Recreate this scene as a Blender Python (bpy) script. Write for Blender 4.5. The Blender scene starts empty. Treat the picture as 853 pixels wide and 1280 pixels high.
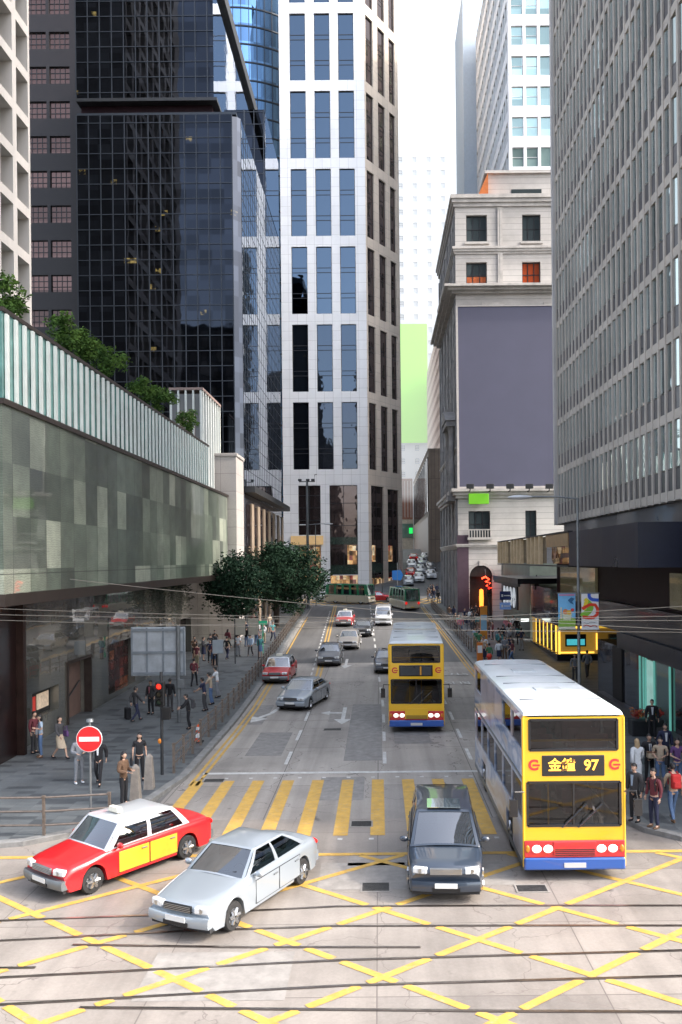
import bpy, bmesh, math, random
from mathutils import Vector, Matrix
R = math.radians
random.seed(7)
sc = bpy.context.scene
COL = sc.collection
F = 1050.0; TH = R(0.57); CH = 8.0            # focal length in photo pixels, roll, camera height
# ------------------------------------------------------------------ terrain
KN = [(-300,0),(40,0),(60,.35),(80,1.05),(110,1.9),(135,2.6),(165,7.4),(200,10.5),(900,14)]
def gz(y):
    for (a,za),(b,zb) in zip(KN, KN[1:]):
        if y <= b: return za+(zb-za)*max(0,(y-a))/(b-a)
    return KN[-1][1]
def bend(y): return -0.021*max(0, y-45) if y < 135 else -0.021*90
def uv(px, py):
    u, v = px-474, py-700
    return u*math.cos(TH)-v*math.sin(TH), u*math.sin(TH)+v*math.cos(TH)
def at(px, py, D):                             # photo pixel + distance -> point
    u, v = uv(px, py); return Vector((u*D/F, D, CH-v*D/F))
def G(px, py):                                 # photo pixel -> point on the ground
    u, v = uv(px, py); lo, hi = 5, 220
    for _ in range(50):
        m = (lo+hi)/2
        if CH - v*m/F > gz(m): lo = m
        else: hi = m
    return Vector((u*lo/F, lo, gz(lo)))
# ------------------------------------------------------------------ mesh builder
class MB:
    def __init__(s): s.v=[]; s.f=[]; s.m=[]
    def add(s, vs, fs, mi=0):
        o=len(s.v); s.v+= [tuple(v) for v in vs]
        for f in fs: s.f.append([i+o for i in f]); s.m.append(mi)
    def quad(s,a,b,c,d,mi=0): s.add([a,b,c,d],[(0,1,2,3)],mi); return s
    def box(s,cx,cy,cz,sx,sy,sz,rz=0,mi=0,taper=1.0):
        c,n=math.cos(rz),math.sin(rz); vs=[]
        for z in (-1,1):
            t = taper if z>0 else 1
            for x,y in ((-1,-1),(1,-1),(1,1),(-1,1)):
                X,Y=x*sx/2*t,y*sy/2*t; vs.append((cx+X*c-Y*n,cy+X*n+Y*c,cz+z*sz/2))
        s.add(vs,[(3,2,1,0),(4,5,6,7),(0,1,5,4),(1,2,6,5),(2,3,7,6),(3,0,4,7)],mi); return s
    def bx(s,x0,x1,y0,y1,z0,z1,mi=0): return s.box((x0+x1)/2,(y0+y1)/2,(z0+z1)/2,x1-x0,y1-y0,z1-z0,0,mi)
    def tube(s,pts,r,n=8,mi=0,cap=True):
        pts=[Vector(p) for p in pts]; rs=r if isinstance(r,(list,tuple)) else [r]*len(pts)
        vs=[]
        for i,p in enumerate(pts):
            d=(pts[min(i+1,len(pts)-1)]-pts[max(i-1,0)]).normalized()
            a=d.orthogonal().normalized() if abs(d.z)<.999 else Vector((1,0,0))
            if abs(d.z)<.98: a=d.cross(Vector((0,0,1))).normalized()
            b=d.cross(a)
            for k in range(n):
                t=2*math.pi*k/n; vs.append(p+(a*math.cos(t)+b*math.sin(t))*rs[i])
        fs=[]
        for i in range(len(pts)-1):
            for k in range(n): fs.append((i*n+k,i*n+(k+1)%n,(i+1)*n+(k+1)%n,(i+1)*n+k))
        if cap: fs.append(tuple(range(n-1,-1,-1))); fs.append(tuple(range((len(pts)-1)*n,len(pts)*n)))
        s.add(vs,fs,mi); return s
    def ball(s,c,r,n=10,m=6,mi=0,rot=None):
        r = r if isinstance(r,(tuple,list)) else (r,r,r); vs=[]; fs=[]
        for j in range(m+1):
            ph=math.pi*j/m
            for k in range(n):
                t=2*math.pi*k/n
                p=Vector((r[0]*math.sin(ph)*math.cos(t),r[1]*math.sin(ph)*math.sin(t),r[2]*math.cos(ph)))
                if rot: p=rot@p
                vs.append(p+Vector(c))
        for j in range(m):
            for k in range(n): fs.append((j*n+k,(j+1)*n+k,(j+1)*n+(k+1)%n,j*n+(k+1)%n))
        s.add(vs,fs,mi); return s
    def lathe(s,prof,c=(0,0,0),axis='z',n=16,mi=0):
        vs=[];fs=[]
        for (r,h) in prof:
            for k in range(n):
                t=2*math.pi*k/n; a,b=r*math.cos(t),r*math.sin(t)
                p={'z':(a,b,h),'x':(h,a,b),'y':(a,h,b)}[axis]
                vs.append((p[0]+c[0],p[1]+c[1],p[2]+c[2]))
        for j in range(len(prof)-1):
            for k in range(n): fs.append((j*n+k,j*n+(k+1)%n,(j+1)*n+(k+1)%n,(j+1)*n+k))
        s.add(vs,fs,mi); return s
    def loft(s,rings,mi=0,cap=True):
        n=len(rings[0]); vs=[p for r in rings for p in r]; fs=[]
        for i in range(len(rings)-1):
            for k in range(n): fs.append((i*n+k,i*n+(k+1)%n,(i+1)*n+(k+1)%n,(i+1)*n+k))
        if cap: fs.append(tuple(range(n-1,-1,-1))); fs.append(tuple(range((len(rings)-1)*n,len(rings)*n)))
        s.add(vs,fs,mi); return s
    def patch(s,q,u0,u1,v0,v1,off=0,mi=0,bulge=0):     # bilinear rectangle on a quad (a,b,c,d): u along a-b, v along a-d
        a,b,c,d=[Vector(p) for p in q]
        P=lambda u,v:(a*(1-u)+b*u)*(1-v)+(d*(1-u)+c*u)*v
        n=(b-a).cross(d-a).normalized()*off
        if not bulge: s.quad(P(u0,v0)+n,P(u1,v0)+n,P(u1,v1)+n,P(u0,v1)+n,mi); return s
        k=max(1,round((u1-u0)*10)); l=max(1,round((v1-v0)*6)); N0=(b-a).cross(d-a).normalized()
        def Q(u,v): return P(u,v)+n+N0*((bulge*4*u*(1-u)*(1-.85*v)) if bulge>0 else (-bulge*4*v*(1-v)))
        o=len(s.v)
        for i in range(k+1):
            for j in range(l+1): s.v.append(tuple(Q(u0+(u1-u0)*i/k,v0+(v1-v0)*j/l)))
        for i in range(k):
            for j in range(l): s.f.append([o+i*(l+1)+j,o+(i+1)*(l+1)+j,o+(i+1)*(l+1)+j+1,o+i*(l+1)+j+1]); s.m.append(mi)
        return s
    def build(s,name,mats,parent=None,smooth=False,bevel=0,loc=None,rz=0,fix=True,segs=2):
        me=bpy.data.meshes.new(name); me.from_pydata(s.v,[],s.f)
        mats=mats if isinstance(mats,(list,tuple)) else [mats]
        for m in mats: me.materials.append(m)
        for p,i in zip(me.polygons,s.m): p.material_index=i; p.use_smooth=smooth
        if fix:
            bm=bmesh.new(); bm.from_mesh(me)
            if smooth or bevel: bmesh.ops.remove_doubles(bm,verts=bm.verts,dist=1e-5)
            bmesh.ops.recalc_face_normals(bm,faces=bm.faces); bm.to_mesh(me); bm.free()
        if smooth:
            try: me.set_sharp_from_angle(angle=R(38))
            except Exception: pass
        o=bpy.data.objects.new(name,me); COL.objects.link(o)
        if parent: o.parent=parent
        if loc is not None: o.location=loc
        o.rotation_euler.z=rz
        for i,m in enumerate(mats):
            o.material_slots[i].link='OBJECT'; o.material_slots[i].material=m
        if bevel:
            b=o.modifiers.new('bevel','BEVEL'); b.width=bevel; b.segments=segs; b.limit_method='ANGLE'; b.angle_limit=R(35)
        return o
def tag(o,label=None,cat=None,group=None,kind=None):
    if label: o['label']=label
    if cat: o['category']=cat
    if group: o['group']=group
    if kind: o['kind']=kind
    return o
def empty(name,loc,rz=0):
    o=bpy.data.objects.new(name,None); COL.objects.link(o); o.location=loc; o.rotation_euler.z=rz; o.empty_display_size=.3
    return o
def kids(o): return [c for c in bpy.data.objects if c.parent==o]
def copy_tree(o,parent=None,sub=None):
    c=o.copy(); COL.objects.link(c); c.parent=parent
    if sub:
        for s in c.material_slots:
            if s.material and s.material.name in sub: s.material=sub[s.material.name]
    for ch in kids(o):
        if ch is not c: copy_tree(ch,c,sub)
    return c
def struct(o): o['kind']='structure'; return o
# ------------------------------------------------------------------ materials
MATS={}
def nd(nt,t,**k):
    n=nt.nodes.new(t)
    for a,b in k.items():
        if a.startswith('i_'): n.inputs[a[2:].replace('_',' ')].default_value=b
        else: setattr(n,a,b)
    return n
def P(name,col,rough=.6,metal=0,var=.12,scale=2.0,bump=0,bscale=20,coat=0,emit=0,ecol=None,spec=None,stretch=None,dirt=0):
    if name in MATS: return MATS[name]
    m=bpy.data.materials.new(name); m.use_nodes=True; nt=m.node_tree; L=nt.links.new
    b=nt.nodes['Principled BSDF']; b.inputs['Roughness'].default_value=rough; b.inputs['Metallic'].default_value=metal
    if coat: b.inputs['Coat Weight'].default_value=coat; b.inputs['Coat Roughness'].default_value=.04
    if spec is not None: b.inputs['Specular IOR Level'].default_value=spec
    col=tuple(col)+(1,)
    b.inputs['Base Color'].default_value=col
    if var or bump or dirt:
        tc=nd(nt,'ShaderNodeTexCoord'); mp=nd(nt,'ShaderNodeMapping'); L(tc.outputs['Object'],mp.inputs[0])
        if stretch: mp.inputs['Scale'].default_value=stretch
    if var:
        n=nd(nt,'ShaderNodeTexNoise'); n.inputs['Scale'].default_value=scale; n.inputs['Detail'].default_value=6; n.inputs['Roughness'].default_value=.65
        L(mp.outputs[0],n.inputs['Vector'])
        r=nd(nt,'ShaderNodeMapRange'); r.inputs['From Min'].default_value=.25; r.inputs['From Max'].default_value=.75
        r.inputs['To Min'].default_value=1-var*1.6; r.inputs['To Max'].default_value=1+var; L(n.outputs[0],r.inputs[0])
        x=nd(nt,'ShaderNodeMix',data_type='RGBA',blend_type='MULTIPLY'); x.inputs['Factor'].default_value=1
        x.inputs['A'].default_value=col; L(r.outputs[0],x.inputs['B']); L(x.outputs['Result'],b.inputs['Base Color'])
        r2=nd(nt,'ShaderNodeMapRange'); r2.inputs['To Min'].default_value=max(0,rough-.08); r2.inputs['To Max'].default_value=min(1,rough+.08)
        L(n.outputs[0],r2.inputs[0]); L(r2.outputs[0],b.inputs['Roughness'])
    if bump:
        n2=nd(nt,'ShaderNodeTexNoise'); n2.inputs['Scale'].default_value=bscale; n2.inputs['Detail'].default_value=4
        L(mp.outputs[0],n2.inputs['Vector'])
        bp=nd(nt,'ShaderNodeBump'); bp.inputs['Strength'].default_value=bump; bp.inputs['Distance'].default_value=.03
        L(n2.outputs[0],bp.inputs['Height']); L(bp.outputs[0],b.inputs['Normal'])
    if emit:
        b.inputs['Emission Color'].default_value=tuple(ecol or col[:3])+(1,); b.inputs['Emission Strength'].default_value=emit
    MATS[name]=m; return m
def grid_lines(nt,vec,sx,sy,w,axes=('X','Y')):
    """1 on joint lines of a sx by sy grid"""
    L=nt.links.new; sep=nd(nt,'ShaderNodeSeparateXYZ'); L(vec,sep.inputs[0]); outs=[]
    for ax,s in zip(axes,(sx,sy)):
        d=nd(nt,'ShaderNodeMath',operation='DIVIDE'); d.inputs[1].default_value=s; L(sep.outputs[ax],d.inputs[0])
        f=nd(nt,'ShaderNodeMath',operation='FRACT'); L(d.outputs[0],f.inputs[0])
        c=nd(nt,'ShaderNodeMath',operation='LESS_THAN'); c.inputs[1].default_value=w/s; L(f.outputs[0],c.inputs[0]); outs.append(c.outputs[0])
    mx=nd(nt,'ShaderNodeMath',operation='MAXIMUM'); L(outs[0],mx.inputs[0]); L(outs[1],mx.inputs[1]); return mx.outputs[0]
def cells(nt,vec,size):
    L=nt.links.new; d=nd(nt,'ShaderNodeVectorMath',operation='DIVIDE'); d.inputs[1].default_value=size; L(vec,d.inputs[0])
    f=nd(nt,'ShaderNodeVectorMath',operation='FLOOR'); L(d.outputs[0],f.inputs[0])
    w=nd(nt,'ShaderNodeTexWhiteNoise',noise_dimensions='3D'); L(f.outputs[0],w.inputs['Vector']); return w.outputs['Value']
def ramp(nt,fac,stops,interp='LINEAR'):
    r=nd(nt,'ShaderNodeValToRGB'); cr=r.color_ramp; cr.interpolation=interp
    while len(cr.elements)>1: cr.elements.remove(cr.elements[-1])
    cr.elements[0].position=stops[0][0]; cr.elements[0].color=tuple(stops[0][1])+(1,)
    for p,c in stops[1:]:
        e=cr.elements.new(p); e.color=tuple(c)+(1,)
    nt.links.new(fac,r.inputs[0]); return r.outputs[0]
def mixc(nt,f,a,b,bt='MIX'):
    x=nd(nt,'ShaderNodeMix',data_type='RGBA',blend_type=bt); L=nt.links.new
    for k,v in (('Factor',f),('A',a),('B',b)):
        if isinstance(v,(int,float)): x.inputs[k].default_value=v
        elif isinstance(v,tuple): x.inputs[k].default_value=v+(1,)
        else: L(v,x.inputs[k])
    return x.outputs['Result']
def tiles(name,stops,size,joint,jcol,rough,axes=('X','Y'),jw=.02,stain=.3,sscale=.35,bump=.15,metal=0,fine=.12,off=.13,streak=0):
    """slabs / pavers / cladding of varied tone with joints and stains"""
    m=bpy.data.materials.new(name); m.use_nodes=True; nt=m.node_tree; L=nt.links.new; b=nt.nodes['Principled BSDF']
    tc=nd(nt,'ShaderNodeTexCoord'); mp=nd(nt,'ShaderNodeMapping'); mp.inputs['Location'].default_value=(off,off,off); L(tc.outputs['Object'],mp.inputs[0]); v=mp.outputs[0]
    big=[50,50,50]; 
    for ax,s in zip(axes,size): big['XYZ'.index(ax)]=s
    c=ramp(nt,cells(nt,v,tuple(big)),stops)
    n=nd(nt,'ShaderNodeTexNoise',i_Scale=sscale,i_Detail=8,i_Roughness=.7); L(v,n.inputs['Vector'])
    s=ramp(nt,n.outputs[0],[(.3,(1-stain,)*3),(.55,(1,1,1)),(.8,(1+stain*.35,)*3)])
    c=mixc(nt,1.0,c,s,'MULTIPLY')
    n2=nd(nt,'ShaderNodeTexNoise',i_Scale=14,i_Detail=8,i_Roughness=.8); L(v,n2.inputs['Vector'])
    c=mixc(nt,1.0,c,ramp(nt,n2.outputs[0],[(.3,(1-fine,)*3),(.7,(1+fine,)*3)]),'MULTIPLY')
    if streak:
        m3=nd(nt,'ShaderNodeMapping'); m3.inputs['Scale'].default_value=(1.5,.045,1); L(tc.outputs['Object'],m3.inputs[0])
        n3=nd(nt,'ShaderNodeTexNoise',i_Scale=1.0,i_Detail=7.0,i_Roughness=.6,i_Distortion=.4); L(m3.outputs[0],n3.inputs['Vector'])
        c=mixc(nt,1.0,c,ramp(nt,n3.outputs[0],[(.3,(1-streak,)*3),(.6,(1,1,1)),(.75,(1+streak*.3,)*3)]),'MULTIPLY')
        n4=nd(nt,'ShaderNodeTexNoise',i_Scale=1.7,i_Detail=3.0,i_Roughness=.5); L(v,n4.inputs['Vector'])
        c=mixc(nt,1.0,c,ramp(nt,n4.outputs[0],[(.22,(.45,)*3),(.31,(1,1,1))]),'MULTIPLY')
        vo=nd(nt,'ShaderNodeTexVoronoi',feature='DISTANCE_TO_EDGE',i_Scale=.33); nv=nd(nt,'ShaderNodeVectorMath',operation='ADD'); L(v,nv.inputs[0])
        n5=nd(nt,'ShaderNodeTexNoise',i_Scale=1.2,i_Detail=4.0); L(v,n5.inputs['Vector']); L(n5.outputs['Color'],nv.inputs[1]); L(nv.outputs[0],vo.inputs['Vector'])
        lt_=nd(nt,'ShaderNodeMath',operation='LESS_THAN'); lt_.inputs[1].default_value=.0035; L(vo.outputs['Distance'],lt_.inputs[0]); c=mixc(nt,lt_.outputs[0],c,tuple(q*1.3 for q in jcol))
    if joint: c=mixc(nt,grid_lines(nt,v,size[0],size[1],jw,axes),c,jcol)
    L(c,b.inputs['Base Color']); b.inputs['Metallic'].default_value=metal
    r=nd(nt,'ShaderNodeMapRange',i_To_Min=rough-.1,i_To_Max=rough+.12); L(n.outputs[0],r.inputs[0]); L(r.outputs[0],b.inputs['Roughness'])
    bp=nd(nt,'ShaderNodeBump',i_Strength=bump,i_Distance=.02); L(n2.outputs[0],bp.inputs['Height']); L(bp.outputs[0],b.inputs['Normal'])
    MATS[name]=m; return m
def mirror_glass(name,tint,dark=(.01,.013,.018),rough=.02,wav=.25,wscale=.35,cell=None,cellamt=.3,metal=.85,lit=0,litcol=(1,.55,.2),litsize=(1.2,50,1.45)):
    m=bpy.data.materials.new(name); m.use_nodes=True; nt=m.node_tree; L=nt.links.new; b=nt.nodes['Principled BSDF']
    b.inputs['Metallic'].default_value=metal; b.inputs['Roughness'].default_value=rough; b.inputs['Specular IOR Level'].default_value=.8
    tc=nd(nt,'ShaderNodeTexCoord'); v=tc.outputs['Object']
    col=tint
    if cell:
        cv=cells(nt,v,cell); col=ramp(nt,cv,[(0,tuple(t*(1-cellamt) for t in tint)),(1,tuple(t*(1+cellamt) for t in tint))])
        L(col,b.inputs['Base Color'])
    else: b.inputs['Base Color'].default_value=tint+(1,)
    n=nd(nt,'ShaderNodeTexNoise',i_Scale=wscale,i_Detail=2.0); L(v,n.inputs['Vector'])
    bp=nd(nt,'ShaderNodeBump',i_Strength=wav,i_Distance=.05); L(n.outputs[0],bp.inputs['Height']); L(bp.outputs[0],b.inputs['Normal'])
    if lit:
        lv=cells(nt,v,litsize); g=nd(nt,'ShaderNodeMath',operation='GREATER_THAN'); g.inputs[1].default_value=1-lit; L(lv,g.inputs[0])
        n3=nd(nt,'ShaderNodeTexNoise',i_Scale=2.2,i_Detail=3.0); L(v,n3.inputs['Vector'])
        r=nd(nt,'ShaderNodeMapRange',i_From_Min=.45,i_From_Max=.75,i_To_Max=.5); L(n3.outputs[0],r.inputs[0])
        mu=nd(nt,'ShaderNodeMath',operation='MULTIPLY'); L(g.outputs[0],mu.inputs[0]); L(r.outputs[0],mu.inputs[1])
        b.inputs['Emission Color'].default_value=litcol+(1,); L(mu.outputs[0],b.inputs['Emission Strength'])
    MATS[name]=m; return m
def clear_glass(name,tint=(.35,.42,.42),refl=.12):
    m=bpy.data.materials.new(name); m.use_nodes=True; nt=m.node_tree; L=nt.links.new; nt.nodes.remove(nt.nodes['Principled BSDF'])
    out=nt.nodes['Material Output']; t=nd(nt,'ShaderNodeBsdfTransparent'); t.inputs[0].default_value=tint+(1,)
    g=nd(nt,'ShaderNodeBsdfGlossy'); g.inputs['Roughness'].default_value=.02
    lw=nd(nt,'ShaderNodeLayerWeight'); lw.inputs[0].default_value=.35
    r=nd(nt,'ShaderNodeMapRange',i_To_Min=refl,i_To_Max=.95); L(lw.outputs['Fresnel'],r.inputs[0])
    mx=nd(nt,'ShaderNodeMixShader'); L(r.outputs[0],mx.inputs[0]); L(t.outputs[0],mx.inputs[1]); L(g.outputs[0],mx.inputs[2]); L(mx.outputs[0],out.inputs[0])
    MATS[name]=m; return m
def leafmat(name,c1,c2):
    m=bpy.data.materials.new(name); m.use_nodes=True; nt=m.node_tree; L=nt.links.new; b=nt.nodes['Principled BSDF']
    tc=nd(nt,'ShaderNodeTexCoord'); n=nd(nt,'ShaderNodeTexNoise',i_Scale=1.1,i_Detail=5.0); L(tc.outputs['Object'],n.inputs['Vector'])
    L(ramp(nt,n.outputs[0],[(.32,c1),(.68,c2)]),b.inputs['Base Color']); b.inputs['Roughness'].default_value=.85; b.inputs['Specular IOR Level'].default_value=.2
    b.inputs['Subsurface Weight'].default_value=0; MATS[name]=m; return m

M_road=tiles('road_concrete',[(0,(.32,.29,.265)),(.5,(.365,.335,.305)),(.8,(.40,.365,.33)),(1,(.29,.27,.25))],(3.55,6.0),True,(.10,.09,.085),.55,stain=.34,sscale=.22,jw=.03,streak=.28)
M_asph=tiles('dark_asphalt',[(0,(.12,.118,.118)),(1,(.15,.148,.146))],(9,14),False,(.05,.05,.05),.6,stain=.3,sscale=.3,streak=.3)
M_junc=tiles('junction_concrete',[(0,(.28,.25,.225)),(.6,(.32,.285,.255)),(1,(.25,.225,.205))],(4.2,3.1),True,(.14,.12,.11),.5,stain=.34,sscale=.25,jw=.025,streak=.22)
M_pave=tiles('pavement_slab',[(0,(.105,.117,.125)),(.72,(.135,.147,.152)),(.8,(.075,.083,.09)),(1,(.065,.073,.08))],(.62,.32),True,(.08,.085,.09),.5,stain=.3,sscale=.3,jw=.014)
M_kerb=P('kerb_granite',(.22,.22,.215),.7,var=.25,scale=3,bump=.2)
M_ground=P('city_ground',(.16,.155,.15),.8,var=.2,scale=.3)
def worn(name,col,under):
    m=P(name,col,.6,var=.2,scale=3); nt=m.node_tree; L=nt.links.new; b=nt.nodes['Principled BSDF']; src=b.inputs['Base Color'].links[0].from_socket
    tc=nd(nt,'ShaderNodeTexCoord'); n=nd(nt,'ShaderNodeTexNoise',i_Scale=5.5,i_Detail=9.0,i_Roughness=.75); L(tc.outputs['Object'],n.inputs['Vector'])
    f=ramp(nt,n.outputs[0],[(.33,(.85,)*3),(.46,(.08,)*3)]); c=mixc(nt,f,src,under); L(c,b.inputs['Base Color']); return m
M_white_p=worn('white_road_paint',(.62,.62,.60),(.30,.28,.26)); M_yel_p=worn('yellow_road_paint',(.58,.345,.06),(.33,.29,.24))
M_steel=P('rail_steel',(.42,.36,.32),.32,1,var=.3,scale=3)
M_groove=P('rail_groove',(.06,.045,.038),.8,var=.2)
M_iron=P('cast_iron',(.07,.07,.07),.6,.6,var=.3,scale=8,bump=.5,bscale=30)
M_slab=P('concrete_patch',(.29,.27,.25),.7,var=.2,scale=3)
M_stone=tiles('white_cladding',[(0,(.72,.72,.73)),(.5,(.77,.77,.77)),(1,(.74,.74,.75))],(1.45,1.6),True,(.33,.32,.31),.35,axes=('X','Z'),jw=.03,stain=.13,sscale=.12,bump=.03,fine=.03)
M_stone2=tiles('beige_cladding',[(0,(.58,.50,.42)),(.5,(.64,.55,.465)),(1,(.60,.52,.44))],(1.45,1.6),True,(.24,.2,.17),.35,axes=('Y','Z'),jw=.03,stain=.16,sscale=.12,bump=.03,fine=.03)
M_egg=P('cream_concrete',(.56,.52,.48),.75,var=.1,scale=.6,stretch=(1,1,.25))
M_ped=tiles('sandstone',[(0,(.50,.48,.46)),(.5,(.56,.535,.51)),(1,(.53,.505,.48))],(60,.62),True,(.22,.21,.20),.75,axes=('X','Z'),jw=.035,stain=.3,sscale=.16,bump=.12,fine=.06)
M_pedtrim=P('sandstone_trim',(.50,.475,.45),.75,var=.22,scale=.9,bump=.15,bscale=6)
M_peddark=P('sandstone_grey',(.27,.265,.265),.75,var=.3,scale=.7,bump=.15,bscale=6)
M_frame=P('dark_window_frame',(.03,.03,.034),.4,.3,var=0)
M_mull=P('tower_mullion',(.045,.054,.068),.45,.6,var=0)
M_dglass=mirror_glass('dark_tower_glass',(.020,.024,.033),cell=(1.2,50,1.45),cellamt=.35,wav=.3,wscale=.25,metal=.95,lit=.006,litcol=(1,.75,.25),litsize=(.6,50,.5))
M_sglass=mirror_glass('side_mirror_glass',(.62,.66,.72),wav=.10,wscale=.6,metal=1.0)
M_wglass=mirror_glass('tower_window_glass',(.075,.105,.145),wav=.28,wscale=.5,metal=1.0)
M_wglass2=mirror_glass('brown_window_glass',(.10,.075,.075),wav=.3,wscale=.5,metal=.8)
M_wglass_dimrefl=mirror_glass('tower_window_glass_dim_reflection',(.055,.075,.105),wav=.28,wscale=.5,metal=.9)  # weaker sky reflection of the middle rows put into the tint
M_wglass_darkrefl=mirror_glass('tower_window_glass_dark_reflection',(.05,.062,.085),wav=.28,wscale=.5,metal=.9)  # dark reflections of the lowest rows put into the tint
M_pglass=mirror_glass('old_window_glass',(.10,.13,.14),wav=.15,wscale=.8,metal=.6)
M_bglass=mirror_glass('blue_tower_glass',(.16,.30,.52),cell=(1.5,1.5,3.6),cellamt=.35,wav=.2,metal=.9)
M_cwglass=mirror_glass('curtain_glass',(.46,.53,.52),cell=(50,1.2,3.5),cellamt=.35,wav=.15,wscale=.7,metal=.75)
M_cwspan=P('curtain_spandrel',(.115,.112,.118),.3,.4,var=.2,scale=.8,coat=.4)
M_cwfin=P('bronze_fin',(.50,.455,.405),.5,.05,var=.18,scale=.25)
M_dgranite=P('dark_granite',(.022,.022,.028),.12,0,var=.4,scale=1.2,coat=.8)
M_dgranite2=P('dark_fascia',(.010,.012,.02),.3,0,var=.3,scale=1.5,coat=.15,spec=.2)
M_maroon=P('maroon_panel',(.022,.009,.013),.5,var=.3,spec=.15)
M_bronze=P('bronze_trim',(.07,.055,.048),.4,.6,var=.2)
M_black=P('black_void',(.006,.006,.007),.5,var=0)
M_haze1=P('hazy_concrete',(.72,.74,.76),.9,var=.06,scale=.15)  # pale veil of distance put into the concrete's colour
M_grey=P('metal_grey',(.20,.215,.225),.45,.6,var=.15,scale=4)
M_dgrey=P('dark_metal',(.05,.053,.058),.45,.6,var=.15)
M_sgrey=P('sign_back',(.42,.46,.50),.45,.5,var=.18,scale=2)
M_railbr=P('railing_metal',(.20,.165,.14),.5,.5,var=.25,scale=6)
M_brick=P('red_brick',(.36,.17,.12),.8,var=.2)
M_bark=P('bark',(.07,.055,.045),.9,var=.3,bump=.6)
M_leaf=leafmat('leaf_green',(.006,.022,.013),(.018,.045,.022))
M_leaf2=leafmat('shrub_leaf',(.02,.06,.012),(.09,.16,.03))
M_tyre=P('tyre_rubber',(.018,.018,.019),.75,var=.2)
M_rim=P('alloy_rim',(.45,.46,.47),.3,.9,var=.08)
M_cglass=clear_glass('car_glass',(.22,.29,.30),.26)
M_int=P('car_interior',(.022,.022,.024),.8,var=0)
M_lamp=P('headlamp_lens',(.75,.78,.8),.1,.2,var=0,coat=1)
M_lampon=P('headlamp_lit',(.9,.9,.88),.1,0,var=0,emit=1.2,ecol=(1,.95,.85))
M_tail=P('tail_lamp',(.5,.01,.01),.2,0,var=0,emit=.7,ecol=(1,.03,.02))
M_redlamp=P('signal_red',(.8,.02,.01),.3,0,var=0,emit=3.5,ecol=(1,.02,.01))
M_plate=P('number_plate',(.7,.7,.68),.5,var=0)
M_skin=P('skin',(.52,.33,.24),.55,var=.05); M_eye=P('eye_dark',(.05,.02,.015),.4,var=0)
M_hair=P('hair_black',(.012,.010,.010),.45,var=.2); M_blond=P('hair_blond',(.42,.30,.17),.5,var=.2)
CL={'white':(.68,.70,.72),'black':(.012,.012,.015),'navy':(.02,.025,.06),'grey':(.22,.23,.25),'charcoal':(.05,.05,.055),'blue':(.10,.20,.42),'denim':(.09,.15,.27),
    'red':(.50,.03,.03),'maroon':(.14,.03,.04),'beige':(.42,.34,.25),'brown':(.13,.075,.045),'pink':(.62,.22,.27),'purple':(.11,.05,.16),'green':(.06,.20,.10),'teal':(.06,.24,.25),'orange':(.6,.2,.04),'khaki':(.25,.21,.13),'pale blue':(.36,.46,.58)}
def cloth(c): return P('cloth_'+c.replace(' ','_'),CL[c],.85,var=.12,scale=12,bump=.25,bscale=18)
# ------------------------------------------------------------------ camera, light, sky
cam=bpy.data.cameras.new('camera'); co=bpy.data.objects.new('camera',cam); COL.objects.link(co); sc.camera=co
co.location=(0,0,CH); co.rotation_euler=(R(90),TH,0); cam.sensor_width=36; cam.lens=36*F/1280; cam.shift_x=-(474-426.5)/1280; cam.shift_y=60/1280
cam.clip_end=3000; cam.clip_start=.1
SUN_EL=R(40); SUN_AZ=R(102)                   # clockwise from +Y: low along the cross street from the right
tos=Vector((math.sin(SUN_AZ)*math.cos(SUN_EL),math.cos(SUN_AZ)*math.cos(SUN_EL),math.sin(SUN_EL)))
sl=bpy.data.lights.new('sun','SUN'); sl.energy=2.9; sl.angle=R(2); sl.color=(1,.90,.78)
so=bpy.data.objects.new('sun',sl); COL.objects.link(so); so.rotation_euler=tos.to_track_quat('Z','Y').to_euler()
w=bpy.data.worlds.new('World'); sc.world=w; w.use_nodes=True; nt=w.node_tree
sky=nd(nt,'ShaderNodeTexSky',sky_type='NISHITA'); sky.sun_disc=False; sky.sun_elevation=SUN_EL; sky.sun_rotation=SUN_AZ; sky.air_density=1.0; sky.dust_density=3.5; sky.ozone_density=1
bg=nt.nodes['Background']; bg.inputs[1].default_value=.74; hs=nd(nt,'ShaderNodeHueSaturation'); hs.inputs['Saturation'].default_value=.58; nt.links.new(sky.outputs[0],hs.inputs['Color']); nt.links.new(hs.outputs[0],bg.inputs[0])
sc.view_settings.view_transform='Standard'; sc.view_settings.look='None'; sc.view_settings.exposure=0; sc.view_settings.gamma=1
sc.cycles.max_bounces=8; sc.cycles.transparent_max_bounces=12; sc.cycles.caustics_reflective=False; sc.cycles.caustics_refractive=False; sc.cycles.sample_clamp_indirect=4
# emissive volume adds a hazy white glow beyond the junction
hz=bpy.data.materials.new('haze_glow_volume'); hz.use_nodes=True; hn=hz.node_tree; hn.nodes.remove(hn.nodes['Principled BSDF'])
em=nd(hn,'ShaderNodeEmission'); em.inputs[0].default_value=(.93,.97,1,1); em.inputs[1].default_value=.0105
ab=nd(hn,'ShaderNodeVolumeAbsorption'); ab.inputs[0].default_value=(0,0,0,1); ab.inputs['Density'].default_value=.0080
ad=nd(hn,'ShaderNodeAddShader'); hn.links.new(em.outputs[0],ad.inputs[0]); hn.links.new(ab.outputs[0],ad.inputs[1]); hn.links.new(ad.outputs[0],hn.nodes['Material Output'].inputs['Volume'])
struct(MB().bx(-260,320,205,900,24,520).build('haze_glow',hz))
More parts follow.
